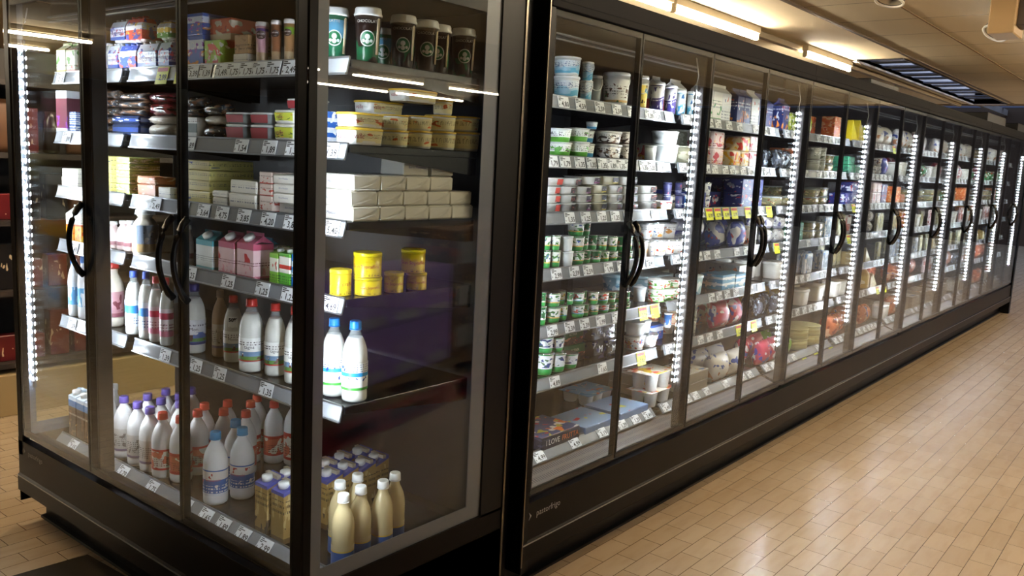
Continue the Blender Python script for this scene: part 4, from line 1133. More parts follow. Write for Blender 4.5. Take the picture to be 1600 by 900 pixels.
 'ytubw': K_('margarine_tub', 'tub', 'lettered pale-yellow margarine tub', lambda w, h, d: parts_of(box_tub, w, h, d, W_, mat('dcb83c', .35), 28, P_TUBY, .92, ('valle', h * .44, mat('9a1f34', .4), -.3, 1)), 0, .09),
 'bend': K_('butter_brick', 'butter', 'folded white butter brick', lambda w, h, d: parts_of(brick, w, h, d, mat('e4e0d4', .4), None, True), 0, .12),
 'bendw': K_('butter_brick', 'butter', 'butter brick with lettered long side', lambda w, h, d: parts_of(brick, w, h, d, mat('e4e0d4', .4), ('Burro Monpiano', h * .3, mat('2a3468', .5), 1), True), 0, .12),
 'sbux': K_('iced_coffee_cup', 'cup', 'brown-green iced coffee cup', lambda w, h, d: parts_of(coffee_cup, w, h, A_('2c1d18', ((.0, .55, '14603a'),), (('2c1d18', 1.6, .5, .0, .6),), None, .3, 0, True, .12), WHITE), 1),
 'sbuxb': K_('iced_coffee_cup', 'cup', 'blue-green iced coffee cup', lambda w, h, d: parts_of(coffee_cup, w, h, A_('1d6a48', ((.5, .88, '6fb4d8'),), (), None, .3), WHITE, True, True, 0, 'LATTE'), 1),
 # long row
 'btub': K_('yogurt_bucket', 'tub', 'large white-blue yogurt tub', lambda w, h, d: parts_of(tub, w, h, WHITE, WHITE, 26, .84, False, P_BLTUB), 1),
 'btubs': K_('yogurt_bucket', 'tub', 'small white-blue yogurt bucket', lambda w, h, d: parts_of(tub, w, h, P_BLTUB, WHITE, 22, .82, True), 1),
 'ctub': K_('clear_bucket', 'tub', 'clear grey yogurt bucket', lambda w, h, d: parts_of(tub, w, h, CLEARD, mat('c8c8c8', .3), 22, .84, True), 1),
 'buckw': K_('white_bucket', 'bucket', 'big white yogurt bucket', lambda w, h, d: parts_of(tub, w, h, WHITE, WHITE, 28, .84, True, P_BUCKW), 1),
 'bucky': K_('yellow_bucket', 'bucket', 'big yellow yogurt bucket', lambda w, h, d: parts_of(tub, w, h, P_BUCKY, WHITE, 28, .84, True), 1),
 'purpot': K_('yogurt_pot', 'yogurt', 'tall purple-white yogurt pot', lambda w, h, d: parts_of(can_drink, w, h, P_PURPOT, WHITE), 1),
 'cypot': K_('yogurt_pot', 'yogurt', 'tall light-blue yogurt pot', lambda w, h, d: parts_of(can_drink, w, h, P_CYPOT, WHITE), 1),
 'grtub': K_('yogurt_tub', 'tub', 'white-green yogurt tub', lambda w, h, d: parts_of(tub, w, h, P_GRTUB, mat('d8dcdc', .2), 20, .8), 1),
 'bltubs': K_('yogurt_tub', 'tub', 'white-blue yogurt tub', lambda w, h, d: parts_of(tub, w, h, P_BLTUBS, mat('d8dcdc', .2), 20, .8), 1),
 'brtub': K_('yogurt_tub', 'tub', 'brown-white yogurt tub', lambda w, h, d: parts_of(box_tub, w, h, d, P_BRTUB, mat('c8c4c0', .3), 20, None, .8), 0, .09),
 'redw': K_('yogurt_pack', 'yogurt', 'white-red yogurt pack', lambda w, h, d: parts_of(carton_box, w, h, d, P_REDW, None, [('Müller', h * .16, mat('f4f4f4', .4), 0, .62)], .004), 0, .09),
 'trr': K_('dessert_tray', 'yogurt', 'white tray with red label', lambda w, h, d: parts_of(tray, w, h, d, WHITE, CLEARD, mat('d04a3e', .4)), 0, .12),
 'trd': K_('dessert_tray', 'yogurt', 'white tray with dark label', lambda w, h, d: parts_of(tray, w, h, d, WHITE, CLEARD, A_('2c2428', (), (('a85a50', 3, .6, .1, .9),))), 0, .12),
 'trp': K_('dessert_tray', 'yogurt', 'white tray with plum label', lambda w, h, d: parts_of(tray, w, h, d, WHITE, CLEARD, A_('2c1c30', ((.0, .2, '8a3a7a'),), (('d8c8d8', 3, .62, .1, .9),))), 0, .12),
 'try': K_('dessert_tray', 'yogurt', 'white tray with yellow-edged label', lambda w, h, d: parts_of(tray, w, h, d, mat('dedac0', .35), CLEARD, A_('262430', ((.0, .2, 'b8a83a'),), (('c8c8d8', 3, .62, .1, .9),))), 0, .12),
 'ag': K_('yogurt_pot', 'yogurt', 'green yogurt pot', lambda w, h, d: parts_of(pot, w, h, mat('2f9a44', .3), P_ACTG, FOIL), 1),
 'ag2': K_('yogurt_pot', 'yogurt', 'green-white yogurt pot', lambda w, h, d: parts_of(pot, w, h, mat('2f9a44', .3), P_ACTG2, FOIL), 1),
 'af': K_('yogurt_pot', 'yogurt', 'yogurt pot with peach print', lambda w, h, d: parts_of(pot, w, h, mat('2f9a44', .3), P_ACTF, FOIL), 1),
 'al': K_('yogurt_pot', 'yogurt', 'yogurt pot with lemon print', lambda w, h, d: parts_of(pot, w, h, mat('2f9a44', .3), P_ACTL, FOIL), 1),
 'abb': K_('yogurt_pot', 'yogurt', 'yogurt pot with blueberry print', lambda w, h, d: parts_of(pot, w, h, mat('259a44', .3), P_ACTBB, FOIL), 1),
 'acbox': K_('yogurt_box', 'box', 'green lettered yogurt carton', lambda w, h, d: parts_of(carton_box, w, h, d, P_ACTBOX, None, [('ACTIVIA', h * .24, mat('e6e8e2', .4), 0, .7)]), 0, .09),
 'blpk': K_('black_pack', 'packaged food', 'shiny black dessert pack', lambda w, h, d: parts_of(brick, w, h, d, P_BLACKPK, ('M', h * .5, mat('d8d8dc', .4)), False), 0, .1),
 'frutta': K_('fruit_yogurt_box', 'box', 'navy lettered fruit yogurt box', lambda w, h, d: parts_of(frutta, w, h, d), 0, .2),
 'ltblue': K_('pale_blue_box', 'box', 'pale blue dessert box', lambda w, h, d: parts_of(flatbox, w, h, d, mat('6f86a8', .4), P_LTBLUE), 0, .2),
 'multi': K_('pot_multipack', 'multipack', 'yogurt block with blue printed top', lambda w, h, d: parts_of(pot_block, w, h, d, mat('dfe0d8', .35), P_MULTI, 3, 2), 0, .16),
 'yblock': K_('pot_multipack', 'multipack', 'white pot block with red-yellow top', lambda w, h, d: parts_of(pot_block, w, h, d, mat('e2e0dc', .35), P_YOTOP, 2, 2), 0, .14),
 'dkpot': K_('dark_pot', 'yogurt', 'dark blue dessert pot', lambda w, h, d: parts_of(can_drink, w, h, P_DKPOT, mat('2a2c52', .3)), 1),
 'blpot': K_('blue_pot', 'yogurt', 'bright blue dessert pot', lambda w, h, d: parts_of(can_drink, w, h, P_BLPOT, WHITE), 1),
 'whpot': K_('yogurt_pot', 'yogurt', 'printed white yogurt pot', lambda w, h, d: parts_of(tub, w, h, P_WHPOT, FOIL, 18, .78), 1),
 'cltub': K_('clear_tub', 'tub', 'cloudy clear tub', lambda w, h, d: parts_of(tub, w, h, mat('d8dcda', .3), mat('e6e8e8', .3), 20, .85), 1),
 'grred': K_('yogurt_tub', 'tub', 'white tub with green-red print', lambda w, h, d: parts_of(tub, w, h, P_GRRED, WHITE, 20, .88), 1),
}
def latte(w, h, m):
    P = can_drink(w, h, m, mat('d8d0cc', .3)); r = w / 2
    e = MB(); dk = mat('3a2420', .4); q = r * .9; seg = 18; R_ = w * .33
    vs = [(0, h * .68)] + [(R_ * math.cos(2 * PI * i / seg), h * .68 + R_ * math.sin(2 * PI * i / seg)) for i in range(seg)]
    e.add([(math.sin(x / q) * (q + .003), -math.cos(x / q) * (q + .003), z) for x, z in vs], [(0, i + 1, (i + 1) % seg + 1) for i in range(seg)], dk)
    e.merge(text_mb('NESCAFÉ', w * .14, mat('efe6e0', .4), wrap=q + .004), (0, -q - .0042, h * .7))
    e.merge(text_mb('LATTE', w * .11, mat('efe6e0', .4), wrap=q + .004), (0, -q - .0042, h * .625))
    P.append(('round_emblem', e, 0)); return P
def bottle50(h, w):
    P = bottle(h, w, MILK, mat('cc2f2a', .35), L_RED, (.16, .48), True, 22, ('Monta', w * .2, mat('2a2a34', .5)))
    r = w / 2; b = MB(); q = r * .99
    vs = [(math.sin(a) * q * 1.01, -math.cos(a) * q * 1.01, z) for z in (h * .54, h * .7) for a in [(-.5 + i / 6) for i in range(7)]]
    b.add(vs, [(i, i + 1, i + 8, i + 7) for i in range(6)], mat('eceae4', .4)); P.append(('offer_sticker', b, None))
    P.append(('lettering', MB().merge(text_mb('50%', w * .26, INK, wrap=q, bold=.001), (0, -q * 1.025, h * .65)), len(P) - 1))
    return P
def frutta(w, h, d):
    P = carton_box(w, h, d, P_FRUTTA, None, [('I LOVE', h * .62, mat('f2f2f5', .4), -.22, .5), ('FRUTTA', h * .62, mat('f07a3a', .4), .24, .5)])
    P.append(('printed_top', MB().box(-w * .495, w * .495, -d * .49, d * .49, h, h + .002, P_FRUTTOP), None)); return P
def flatbox(w, h, d, side, top):
    P = carton_box(w, h, d, side); P.append(('printed_top', MB().box(-w * .495, w * .495, -d * .49, d * .49, h, h + .002, top), None)); return P

def put(case, s, kind, u0, u1, vt, vb, off=0.0, w=None, h=None, rz=None, dep=None, zoff=None, look=None, touch=False):
    k = KIND[kind]; ax = 0 if case == 'L' else 1
    Z = ZL if case in 'LS' else ZS; z = Z[s] + .001
    bot = s == len(Z) - 1
    f = ((.165 if case == 'L' else .15) if bot else FRONT) + .012 + off
    val = {'L': HX + f, 'R': RUN_Y + f, 'S': 1.82 + .034 + off}[case]
    vm = (vt + vb) / 2; al = 1 if ax == 0 else 0
    pl_ = val
    for _ in range(2):
        a = at(u0, vm, ax, pl_)[al]; b = at(u1, vm, ax, pl_)[al]
        ww = w or abs(a - b) * .985
        if k['round']:
            if not w and not touch:                                            # a round thing fills its angle, not its length along the shelf
                m_ = at((u0 + u1) / 2, vm, ax, pl_) - CAM
                ww *= abs(m_[ax]) / math.hypot(m_.x, m_.y) * 1.02
            pl_ = val + ww / 2
    c = (a + b) / 2; uc = (u0 + u1) / 2
    zb = at(uc, vb, ax, pl_)[2]; zt = at(uc, vt, ax, pl_)[2]
    z0 = z
    if zb > z + .028:
        best = None
        for it in ITEMS:
            if it['case'] == case and it['s'] == s and abs(it['al'] - c) < (it['w'] + ww) * .42 and abs(it['off'] - off) < .06:
                dz = abs(it['z'] + it['h'] - zb)
                if dz < .05 and (best is None or dz < best[0]): best = (dz, it['z'] + it['h'] + .0008)
        z0 = best[1] if best else z
        hh = h or (zt - zb)
    else: hh = h or (zt - z)
    dd = ww if k['round'] else (dep or k['dep'])
    ww, hh, dd = max(.008, math.floor(ww / .004) * .004), Q(hh), Q(dd)
    if k['round']: dd = ww
    ctr = val + (ww / 2 if k['round'] else dd / 2)
    if case == 'S' and c - ww / 2 < HX + FRONT + .012:           # keep behind the shelf's front edge, further along the same sight line
        c2 = HX + FRONT + .014 + ww / 2; q = at(uc, vm, 0, c2)
        c = c2; ctr = max(ctr, q.y)
    if ax == 0: loc = (ctr, c, z0); r = -PI / 2
    else: loc = (c, ctr, z0); r = 0
    if k['round'] and rz is None: rz = (-PI / 2 + .75 if ax == 0 else -.72) + turn.uniform(-.22, .22)
    ITEMS.append(dict(case=case, s=s, kind=kind, al=c, w=ww, h=hh, d=dd, z=z0, off=off, loc=loc, rz=r if rz is None else rz, look=look))
    return ITEMS[-1]
def rowput(case, s, kinds, u0, u1, vt, vb, n=None, **kw):
    """n things side by side between two picture columns"""
    kinds = kinds.split(); n = n or len(kinds); kw.setdefault('touch', True)
    for i in range(n):
        a = u0 + (u1 - u0) * i / n; b = u0 + (u1 - u0) * (i + 1) / n
        t0 = vt[0] + (vt[1] - vt[0]) * (i + .5) / n if isinstance(vt, tuple) else vt
        b0 = vb[0] + (vb[1] - vb[0]) * (i + .5) / n if isinstance(vb, tuple) else vb
        put(case, s, kinds[i % len(kinds)], a, b, t0, b0, **kw)

# ---- end case, top shelf
p = put
p('L', 0, 'veg', 88, 102, 66, 113); p('L', 0, 'vegr', 103, 117, 66, 112)
p('L', 0, 'clearpk', 149, 166, 66, 108); p('L', 0, 'act', 168, 184, 66, 106); p('L', 0, 'actb', 186, 212, 66, 105); p('L', 0, 'act', 214, 244, 63, 104); p('L', 0, 'act', 247, 264, 62, 102)
p('L', 0, 'act', 172, 195, 30, 66); p('L', 0, 'actr', 196, 222, 26, 66); p('L', 0, 'acty', 245, 263, 30, 60)
p('L', 0, 'bluepk', 281, 318, 55, 98); p('L', 0, 'bluepk', 281, 317, 20, 54)
p('L', 0, 'grb', 319, 345, 62, 96); p('L', 0, 'orb', 328, 361, 28, 62, off=.02)
p('L', 0, 'whbox', 364, 386, 83, 95); p('L', 0, 'kraft', 366, 388, 53, 83)
p('L', 0, 'ncp', 399, 421, 35, 93); p('L', 0, 'ncb', 423, 441, 33, 92); p('L', 0, 'ncg', 443, 462, 30, 92); p('L', 0, 'ncp', 464, 482, 30, 92)
# second shelf
p('L', 1, 'frame', 87, 105, 142, 202); p('L', 1, 'bluebx', 108, 119, 194, 204); p('L', 1, 'bluebx', 108, 119, 184, 193); p('L', 1, 'bluebx', 108, 119, 174, 183)
p('L', 1, 'navy', 174, 218, 193, 206); p('L', 1, 'navy', 174, 218, 179, 192); p('L', 1, 'sausage', 223, 262, 193, 207); p('L', 1, 'sausage', 223, 262, 179, 192)
p('L', 1, 'redpk', 224, 264, 158, 178); p('L', 1, 'redpk', 224, 262, 140, 157); 
for j in range(5): p('L', 1, 'dkpk', 152, 172, 195 - j * 14, 208 - j * 14, off=.02)
for j in range(3): p('L', 1, 'dkpk', 176, 220, 165 - j * 13, 178 - j * 13, off=.02)
p('L', 1, 'cardpk', 287, 308, 182, 208); p('L', 1, 'dkpk', 310, 344, 194, 209); p('L', 1, 'sausage', 311, 344, 178, 193); p('L', 1, 'dkpk', 311, 344, 160, 177); p('L', 1, 'dkpk', 284, 308, 165, 181)
p('L', 1, 'dkpk', 284, 308, 147, 164)
p('L', 1, 'redtub', 347, 384, 194, 212); p('L', 1, 'redtub', 386, 422, 194, 213); p('L', 1, 'redtub', 347, 384, 175, 193); p('L', 1, 'redtub', 386, 422, 174, 193)
p('L', 1, 'valle', 423, 462, 193, 215); p('L', 1, 'valle', 423, 462, 171, 192)
p('L', 1, 'redtub', 443, 478, 152, 170)
# third shelf
p('L', 2, 'whbox', 96, 122, 276, 289); p('L', 2, 'whbox', 97, 122, 262, 275)
for j in range(4): p('L', 2, 'buty', 152, 174, 284 - j * 15, 298 - j * 15)
for j in range(5): p('L', 2, 'butg', 181, 202, 287 - j * 11, 297 - j * 11)
p('L', 2, 'whbox', 247, 266, 293, 307); p('L', 2, 'brownb', 214, 243, 288, 302); p('L', 2, 'brownb', 214, 243, 274, 287)
for j in range(4): p('L', 2, 'buty', 291, 328, 298 - j * 16, 314 - j * 16, off=.012 * (j % 2))
p('L', 2, 'butw', 331, 355, 308, 318); p('L', 2, 'butw', 331, 355, 298, 307)
p('L', 2, 'butw', 357, 400, 302, 323, look='white butter block with plain ends'); p('L', 2, 'butw', 359, 401, 280, 301, look='white butter block with plain ends')
for j in range(3): p('L', 2, 'butp', 405, 425, 307 - j * 20, 326 - j * 20)
for j in range(4): p('L', 2, 'butm', 426 - (j == 0) * 4, 464, 318 - j * 15.5, 333 - j * 15.5)
# fourth shelf
p('L', 3, 'juice', 103, 114, 320, 376); p('L', 3, 'juice', 116, 127, 320, 377)
rowput('L', 3, 'sbot', 161, 204, 345, (380, 387), 4)
p('L', 3, 'jar', 206, 248, 328, 396); p('L', 3, 'gteal', 306, 332, 361, 420); p('L', 3, 'sbot', 285, 304, 352, 408, look='pale plastic bottle')
p('L', 3, 'gpink', 341, 366, 362, 428); p('L', 3, 'gpink', 370, 396, 364, 432)
p('L', 3, 'cgreen2', 421, 434, 386, 442); p('L', 3, 'cgreen', 436, 453, 387, 446); p('L', 3, 'cblue', 455, 472, 388, 452); 
p('L', 3, 'cgreen2', 412, 424, 384, 430, off=.1); p('L', 3, 'gteal', 398, 412, 372, 420, off=.1)
# fifth shelf
ITEMS.append(dict(case='L', s=4, kind='mjug', al=3.57, w=.1, h=.22, d=.1, z=ZL[4] + .001, off=.1, loc=(1.74, 3.57, ZL[4] + .001), rz=-.8, look=None)); p('L', 4, 'botwb', 106, 126, 401, 495); p('L', 4, 'botwb', 121, 141, 401, 499)
p('L', 4, 'jugred', 156, 196, 408, 508); p('L', 4, 'botb', 195, 224, 422, 523); p('L', 4, 'botb', 216, 243, 425, 531); p('L', 4, 'botp', 232, 256, 432, 537); p('L', 4, 'botp', 249, 272, 434, 543)
p('L', 4, 'botm', 284, 323, 444, 556); p('L', 4, 'botbr', 331, 358, 453, 558, off=.05); p('L', 4, 'bot50', 349, 381, 461, 572, off=.035); p('L', 4, 'botr', 373, 413, 466, 583)
p('L', 4, 'botr', 413, 448, 473, 578, off=.03); p('L', 4, 'botr', 444, 479, 478, 588, off=.02)
# bottom shelf
for i in range(4): ITEMS.append(dict(case='L', s=5, kind='choc', al=3.595 - .072 * i, w=.062, h=.2, d=.06, z=ZL[5] + .001, off=0, loc=(1.62, 3.595 - .072 * i, ZL[5] + .001), rz=-PI / 2, look=None))
p('L', 5, 'wjug', 164, 184, 608, 703); p('L', 5, 'wjug', 171, 189, 600, 690, off=.1)
H6 = .248
def caps(kind, pts, z, w, h, **kw):
    """things on the bottom deck located by where their caps stand"""
    for (u, v) in pts:
        q = at(u, v, 2, ZL[5] + h)
        d = Q(w) if KIND[kind]['round'] else KIND[kind]['dep']
        x = max(q.x, HX + .17 + d / 2); y = max(q.y, 1.848 + Q(w) / 2)
        case = 'L'
        ITEMS.append(dict(case=case, s=5, kind=kind, al=y, w=Q(w), h=Q(h), d=d, z=ZL[5] + .001, off=x - HX, loc=(x, y, ZL[5] + .001), rz=(-PI / 2 + .72 + turn.uniform(-.25, .25)) if KIND[kind]['round'] else -PI / 2, look=None, row=1))
Z7 = lambda L_: [(140 + a / 2.9875, 580 + b / 2.8125) for a, b in L_]
caps('bpur', Z7([(153, 108), (205, 135), (262, 158), (255, 98), (302, 118), (345, 78), (352, 140), (398, 100), (440, 78)]), 0, .08, .25)
caps('bora', Z7([(328, 180), (362, 203), (460, 182), (505, 148), (562, 168), (598, 130), (652, 148)]), 0, .082, .25)
caps('bora', Z7([(695, 118), (730, 170), (757, 140)]), 0, .082, .25)
caps('bblu', Z7([(537, 278), (628, 258), (682, 214)]), 0, .084, .255)
caps('bigw', Z7([(850, 128)]), 0, .1, .27)
C3 = lambda L_: [(380 + a / 3.3333, 660 + b / 3.3333) for a, b in L_]
caps('cpur', C3([(103, 270), (183, 310), (213, 240), (265, 272), (350, 250)]), 0, .064, .2)
caps('cpur', C3([(435, 185), (512, 152), (605, 124), (491, 215), (586, 185), (690, 154)]), 0, .064, .2)
caps('ycream', C3([(487, 385), (591, 345), (690, 308), (782, 268), (505, 305), (597, 267)]), 0, .068, .232)
# ---- behind the side glass
for (u0, u1, vt, vb, kd) in ((513, 533, 26, 88, 'sbuxb'), (534, 553, 32, 89, 'sbuxb'), (556, 592, 18, 95, 'sbux'), (611, 647, 31, 100, 'sbux'), (650, 679, 38, 105, 'sbux'), (681, 706, 45, 110, 'sbux'), (710, 736, 50, 115, 'sbux')):
    p('S', 0, kd, u0, u1, vt, vb, w=.083, h=.148)
p('S', 0, 'sbuxb', 588, 612, 53, 92, off=.11, w=.08, h=.12); ITEMS.append(dict(case='S', s=0, kind='sbuxb', al=1.66, w=.084, h=.148, d=.084, z=ZL[0] + .001, off=.1, loc=(1.645, 2.0, ZL[0] + .001), rz=-.8, look=None))
for j, (vb, vt) in enumerate(((224, 199), (199, 175))):
    p('S', 1, 'ytubw', 537, 594, vt, vb)
    rowput('S', 1, 'ytub', 597, 742, (vt + 4, vt + 9), (vb + 3, vb + 9), 4)
p('S', 1, 'ytubw', 612, 672, 160, 182); p('S', 1, 'ytub', 674, 708, 162, 185); p('S', 1, 'ytub', 711, 740, 180, 204); p('S', 1, 'ytubw', 632, 690, 140, 160)
p('L', 1, 'bluebx', 483, 497, 172, 222, look='white-blue upright box')
for j, nn in enumerate((5, 5, 4)):
    for i in range(nn):
        ITEMS.append(dict(case='S', s=2, kind='bend' if i else 'bendw', al=1.66 + i * .1, w=.1, h=.043, d=.2, z=ZL[2] + .001 + j * .044, off=0, loc=(1.645 + i * .1015 + (.004, -.002, .006)[j], 1.957 + (0, .003, .001)[j], ZL[2] + .001 + j * .044), rz=0, look=None))
ITEMS.append(dict(case='S', s=2, kind='butm', al=1.9, w=.11, h=.045, d=.1, z=ZL[2] + .134, off=0, loc=(1.86, 1.925, ZL[2] + .134), rz=0, look='lettered butter brick on top of the pile'))
ITEMS.append(dict(case='S', s=2, kind='bend', al=1.9, w=.1, h=.043, d=.1, z=ZL[2] + .134, off=0, loc=(1.975, 1.925, ZL[2] + .134), rz=0, look=None))
put('S', 3, 'tin', 514, 550, 425, 464)
p('S', 3, 'tin', 551, 597, 432, 468); p('S', 3, 'tin', 598, 631, 425, 463); p('S', 3, 'tin', 633, 667, 425, 460); p('S', 3, 'tin', 551, 597, 394, 431); p('S', 3, 'tin', 625, 665, 390, 425)
for (u, du) in ((553, 0), (527, .0)):
    pass
p('S', 4, 'bbc', 533, 575, 500, 640); p('S', 4, 'bbc', 505, 545, 497, 628, off=.075)

# ---- long row, first two doors
p('R', 0, 'btub', 864, 906, 119, 150); p('R', 0, 'btub', 864, 908, 88, 118); p('R', 0, 'btubs', 905, 926, 126, 154, off=.02); p('R', 0, 'btubs', 908, 928, 96, 125, off=.02)
p('R', 0, 'ctub', 916, 941, 118, 157, off=.05); p('R', 0, 'buckw', 941, 984, 114, 163); p('R', 0, 'bucky', 988, 1013, 119, 166)
p('R', 0, 'purpot', 1013, 1039, 129, 172); p('R', 0, 'purpot', 1036, 1058, 134, 175); p('R', 0, 'cypot', 1055, 1072, 140, 177); p('R', 0, 'cypot', 1073, 1089, 142, 179)
for j, (vt, vb) in enumerate(((222, 245), (201, 222))):
    p('R', 1, 'grtub', 862, 886, vt, vb, touch=True); p('R', 1, 'grtub', 888, 913, vt, vb, touch=True); p('R', 1, 'bltubs', 915, 932, vt + 2, vb, touch=True); p('R', 1, 'brtub', 934, 950, vt + 3, vb + 1); p('R', 1, 'brtub', 953, 976, vt + 3, vb + 2); p('R', 1, 'brtub', 979, 994, vt + 4, vb + 3)
    p('R', 1, 'cltub', 1028, 1050, vt + 4, vb + 4, touch=True); p('R', 1, 'redw', 1055, 1072, vt + 4, vb + 6)
p('R', 1, 'bltubs', 915, 934, 190, 201); p('R', 1, 'cltub', 1006, 1026, 228, 248)
for j in range(4):
    rowput('R', 2, 'trr trd trp try trd trd', 855, 1000, (318 - j * 14.5, 317 - j * 14.5), (331 - j * 14.5, 330 - j * 14.5), 6 if j < 3 else 5)
    if j < 3: rowput('R', 2, 'trd', 1001, 1030, 316 - j * 13.5, 329 - j * 13.5, 1)
p('R', 2, 'redw', 1033, 1050, 314, 328); p('R', 2, 'dkpot', 1054, 1066, 304, 327); p('R', 2, 'blpot', 1068, 1080, 304, 327); p('R', 2, 'dkpot', 1034, 1050, 284, 312); p('R', 2, 'dkpot', 1054, 1066, 284, 303)
for j in range(3):
    ks = 'ag2 ag2 ag ag2 ag ag ag2 ag2 ag'.split()
    for i, (a, b) in enumerate(((850, 858), (859, 872), (876, 891), (892, 908), (910, 922), (923, 935), (937, 948), (950, 961), (963, 974), (976, 985))):
        if j == 2 and i not in (3, 4): continue
        if i == 2: kd = 'cltub'
        else: kd = ks[i % 9]
        p('R', 3, kd, a, b, 391 - j * 24, 414 - j * 24, touch=True)
rowput('R', 3, 'whpot', 993, 1063, (375, 373), (402, 398), 5); rowput('R', 3, 'whpot', 1012, 1063, (352, 350), (378, 374), 3); rowput('R', 3, 'whpot', 1066, 1078, 372, 396, 1)
for j in range(2):
    ks = 'ag ag2 al ag af ag ag2 af ag ag2 ag'.split()
    for i, (a, b) in enumerate(((842, 851), (853, 871), (874, 886), (887, 894), (896, 909), (911, 920), (922, 932), (934, 947), (949, 959), (961, 970), (972, 981))):
        p('R', 4, ks[i], a, b, (478 - i * .7) - j * 23, (500 - i * 1.3) - j * 23, touch=True)
rowput('R', 4, 'grred', 1018, 1062, (452, 449), (468, 465), 3); rowput('R', 4, 'grred', 1018, 1062, (438, 435), (452, 449), 3); p('R', 4, 'cltub', 992, 1014, 448, 472, off=.05)
for j in range(2):
    rowput('R', 5, 'abb', 841, 897, (549 - j * 23, 551 - j * 23), (575 - j * 23, 572 - j * 23), 3)
    p('R', 5, 'acbox', 900, 934, 546 - j * 22, 569 - j * 22)
    rowput('R', 5, 'blpk', 937, 972, (535 - j * 23, 533 - j * 23), (561 - j * 23, 558 - j * 23), 2)
rowput('R', 5, 'whpot', 981, 1019, (522, 520), (549, 545), 2); rowput('R', 5, 'cltub', 984, 1018, (503, 501), (522, 520), 2); p('R', 5, 'blpot', 1020, 1032, 518, 540); p('R', 5, 'bluepk', 1035, 1056, 513, 535); p('R', 5, 'blpot', 1036, 1050, 490, 512)
p('R', 6, 'frutta', 846, 905, 676, 705); p('R', 6, 'ltblue', 914, 964, 660, 684); p('R', 6, 'multi', 920, 962, 614, 640, off=.22, dep=.18)
p('R', 6, 'ltblue', 969, 1012, 640, 662); p('R', 6, 'yblock', 1016, 1054, 610, 640); p('R', 6, 'yblock', 1018, 1055, 582, 609)

# ---- the remaining doors: packs of each shelf, run from door to door
def col(h): return mat(h, .35)
FK = {}
def defk(key, name, cat, look, builder, w, h, d, layers, rnd_=0):
    KIND[key] = K_(name, cat, look, builder, rnd_, d); FK[key] = (w, h, d, layers)
R_ = art
defk('f_carw', 'milk_carton', 'carton', 'white-green kefir carton', lambda w, h, d: parts_of(gable, w, h, d, R_('e9eaea', ((.0, .08, '4a9a4a'),), (('4a9a6a', 2.6, .62, .2, .7),), ('5a6a8a', .4, .7, 9)), WHITE, None), .09, .165, .07, 1)
defk('f_carb', 'milk_carton', 'carton', 'white-blue milk carton', lambda w, h, d: parts_of(gable, w, h, d, R_('dfe4ee', ((.0, .06, '2a4a9a'),), (('2a4a9a', 2.6, .62, .3, .8), ('c83030', 4, .68, .6, .9)), ('5a6a8a', .1, .4, 9)), WHITE, None), .085, .17, .07, 1)
defk('f_carn', 'milk_carton', 'carton', 'navy milk carton', lambda w, h, d: parts_of(gable, w, h, d, R_('24306a', (), (('e88a3a', 3.4, .62, .0, .5), ('dfe4ee', 4, .64, .3, .9), ('c83030', 4, .66, .6, .9)), ('dfe4ee', .6, .8, 8)), mat('24306a', .4), None), .075, .165, .07, 1)
defk('f_carr', 'milk_carton', 'carton', 'red-white milk carton', lambda w, h, d: parts_of(gable, w, h, d, R_('c83228', ((.55, 1, 'ece8e4'),), (('ece8e4', 3, .6, .0, .5),)), WHITE, None), .06, .16, .07, 1)
defk('f_pink', 'yogurt_pack', 'yogurt', 'pink-white yogurt pack', lambda w, h, d: parts_of(carton_box, w, h, d, R_('e6d2d2', (), (('c23a4a', 2.6, .58, .1, .9), ('f0c8a0', 4, .64, 0, .6)), ('7a2a34', .1, .3, 8)), None, [], .006), .1, .075, .09, 2)
defk('f_redy', 'yogurt_pack', 'yogurt', 'red yogurt pack', lambda w, h, d: parts_of(carton_box, w, h, d, R_('a8242c', (), (('efe6e0', 2.6, .62, .1, .9),)), None, [], .006), .09, .075, .09, 2)
defk('f_yelr', 'yogurt_pack', 'yogurt', 'yellow-red yogurt pack', lambda w, h, d: parts_of(carton_box, w, h, d, R_('ecdcb4', (), (('d8342a', 2.4, .58, .1, .9), ('f0b62a', 3, .6, 0, .9)),), None, [], .006), .08, .075, .09, 2)
defk('f_cans', 'cream_tub', 'tub', 'grey-green cream tub', lambda w, h, d: parts_of(tub, w, h, R_('9a9a84', (), (('c8c8b4', 3, .58, 0, 1),)), mat('b8b8a8', .3), 18), .1, .08, .1, 2, 1)
defk('f_navyb', 'dessert_box', 'box', 'blue dessert box', lambda w, h, d: parts_of(carton_box, w, h, d, R_('26327a', (), (('dfe4ee', 3, .6, .2, .9), ('c83040', 4, .66, 0, .9)),), None), .12, .07, .1, 2)
defk('f_silver', 'dessert_pot', 'yogurt', 'silver-white dessert pot', lambda w, h, d: parts_of(tub, w, h, R_('cfd2d6', (), (('2a3a6a', 3.4, .6, .1, .8), ('7a4a30', 4, .64, .1, .8)),), FOIL, 18, .8), .08, .06, .08, 2, 1)
defk('f_greyp', 'cheese_pack', 'packaged food', 'pale grey cheese pack', lambda w, h, d: parts_of(pouch, w, h, d, R_('b8b4b0', ((.0, .2, '8a8a9a'),), (('4a4a7a', 3.2, .62, .2, .9), ('e8e6e2', 3, .56, .2, .9)))), .1, .085, .07, 2)
defk('f_lav', 'cheese_pack', 'packaged food', 'lavender-white cheese pack', lambda w, h, d: parts_of(pouch, w, h, d, R_('c6c4d8', ((.0, .25, '4a4a9a'),), (('ece8ec', 3, .56, .2, .9),))), .11, .085, .07, 2)
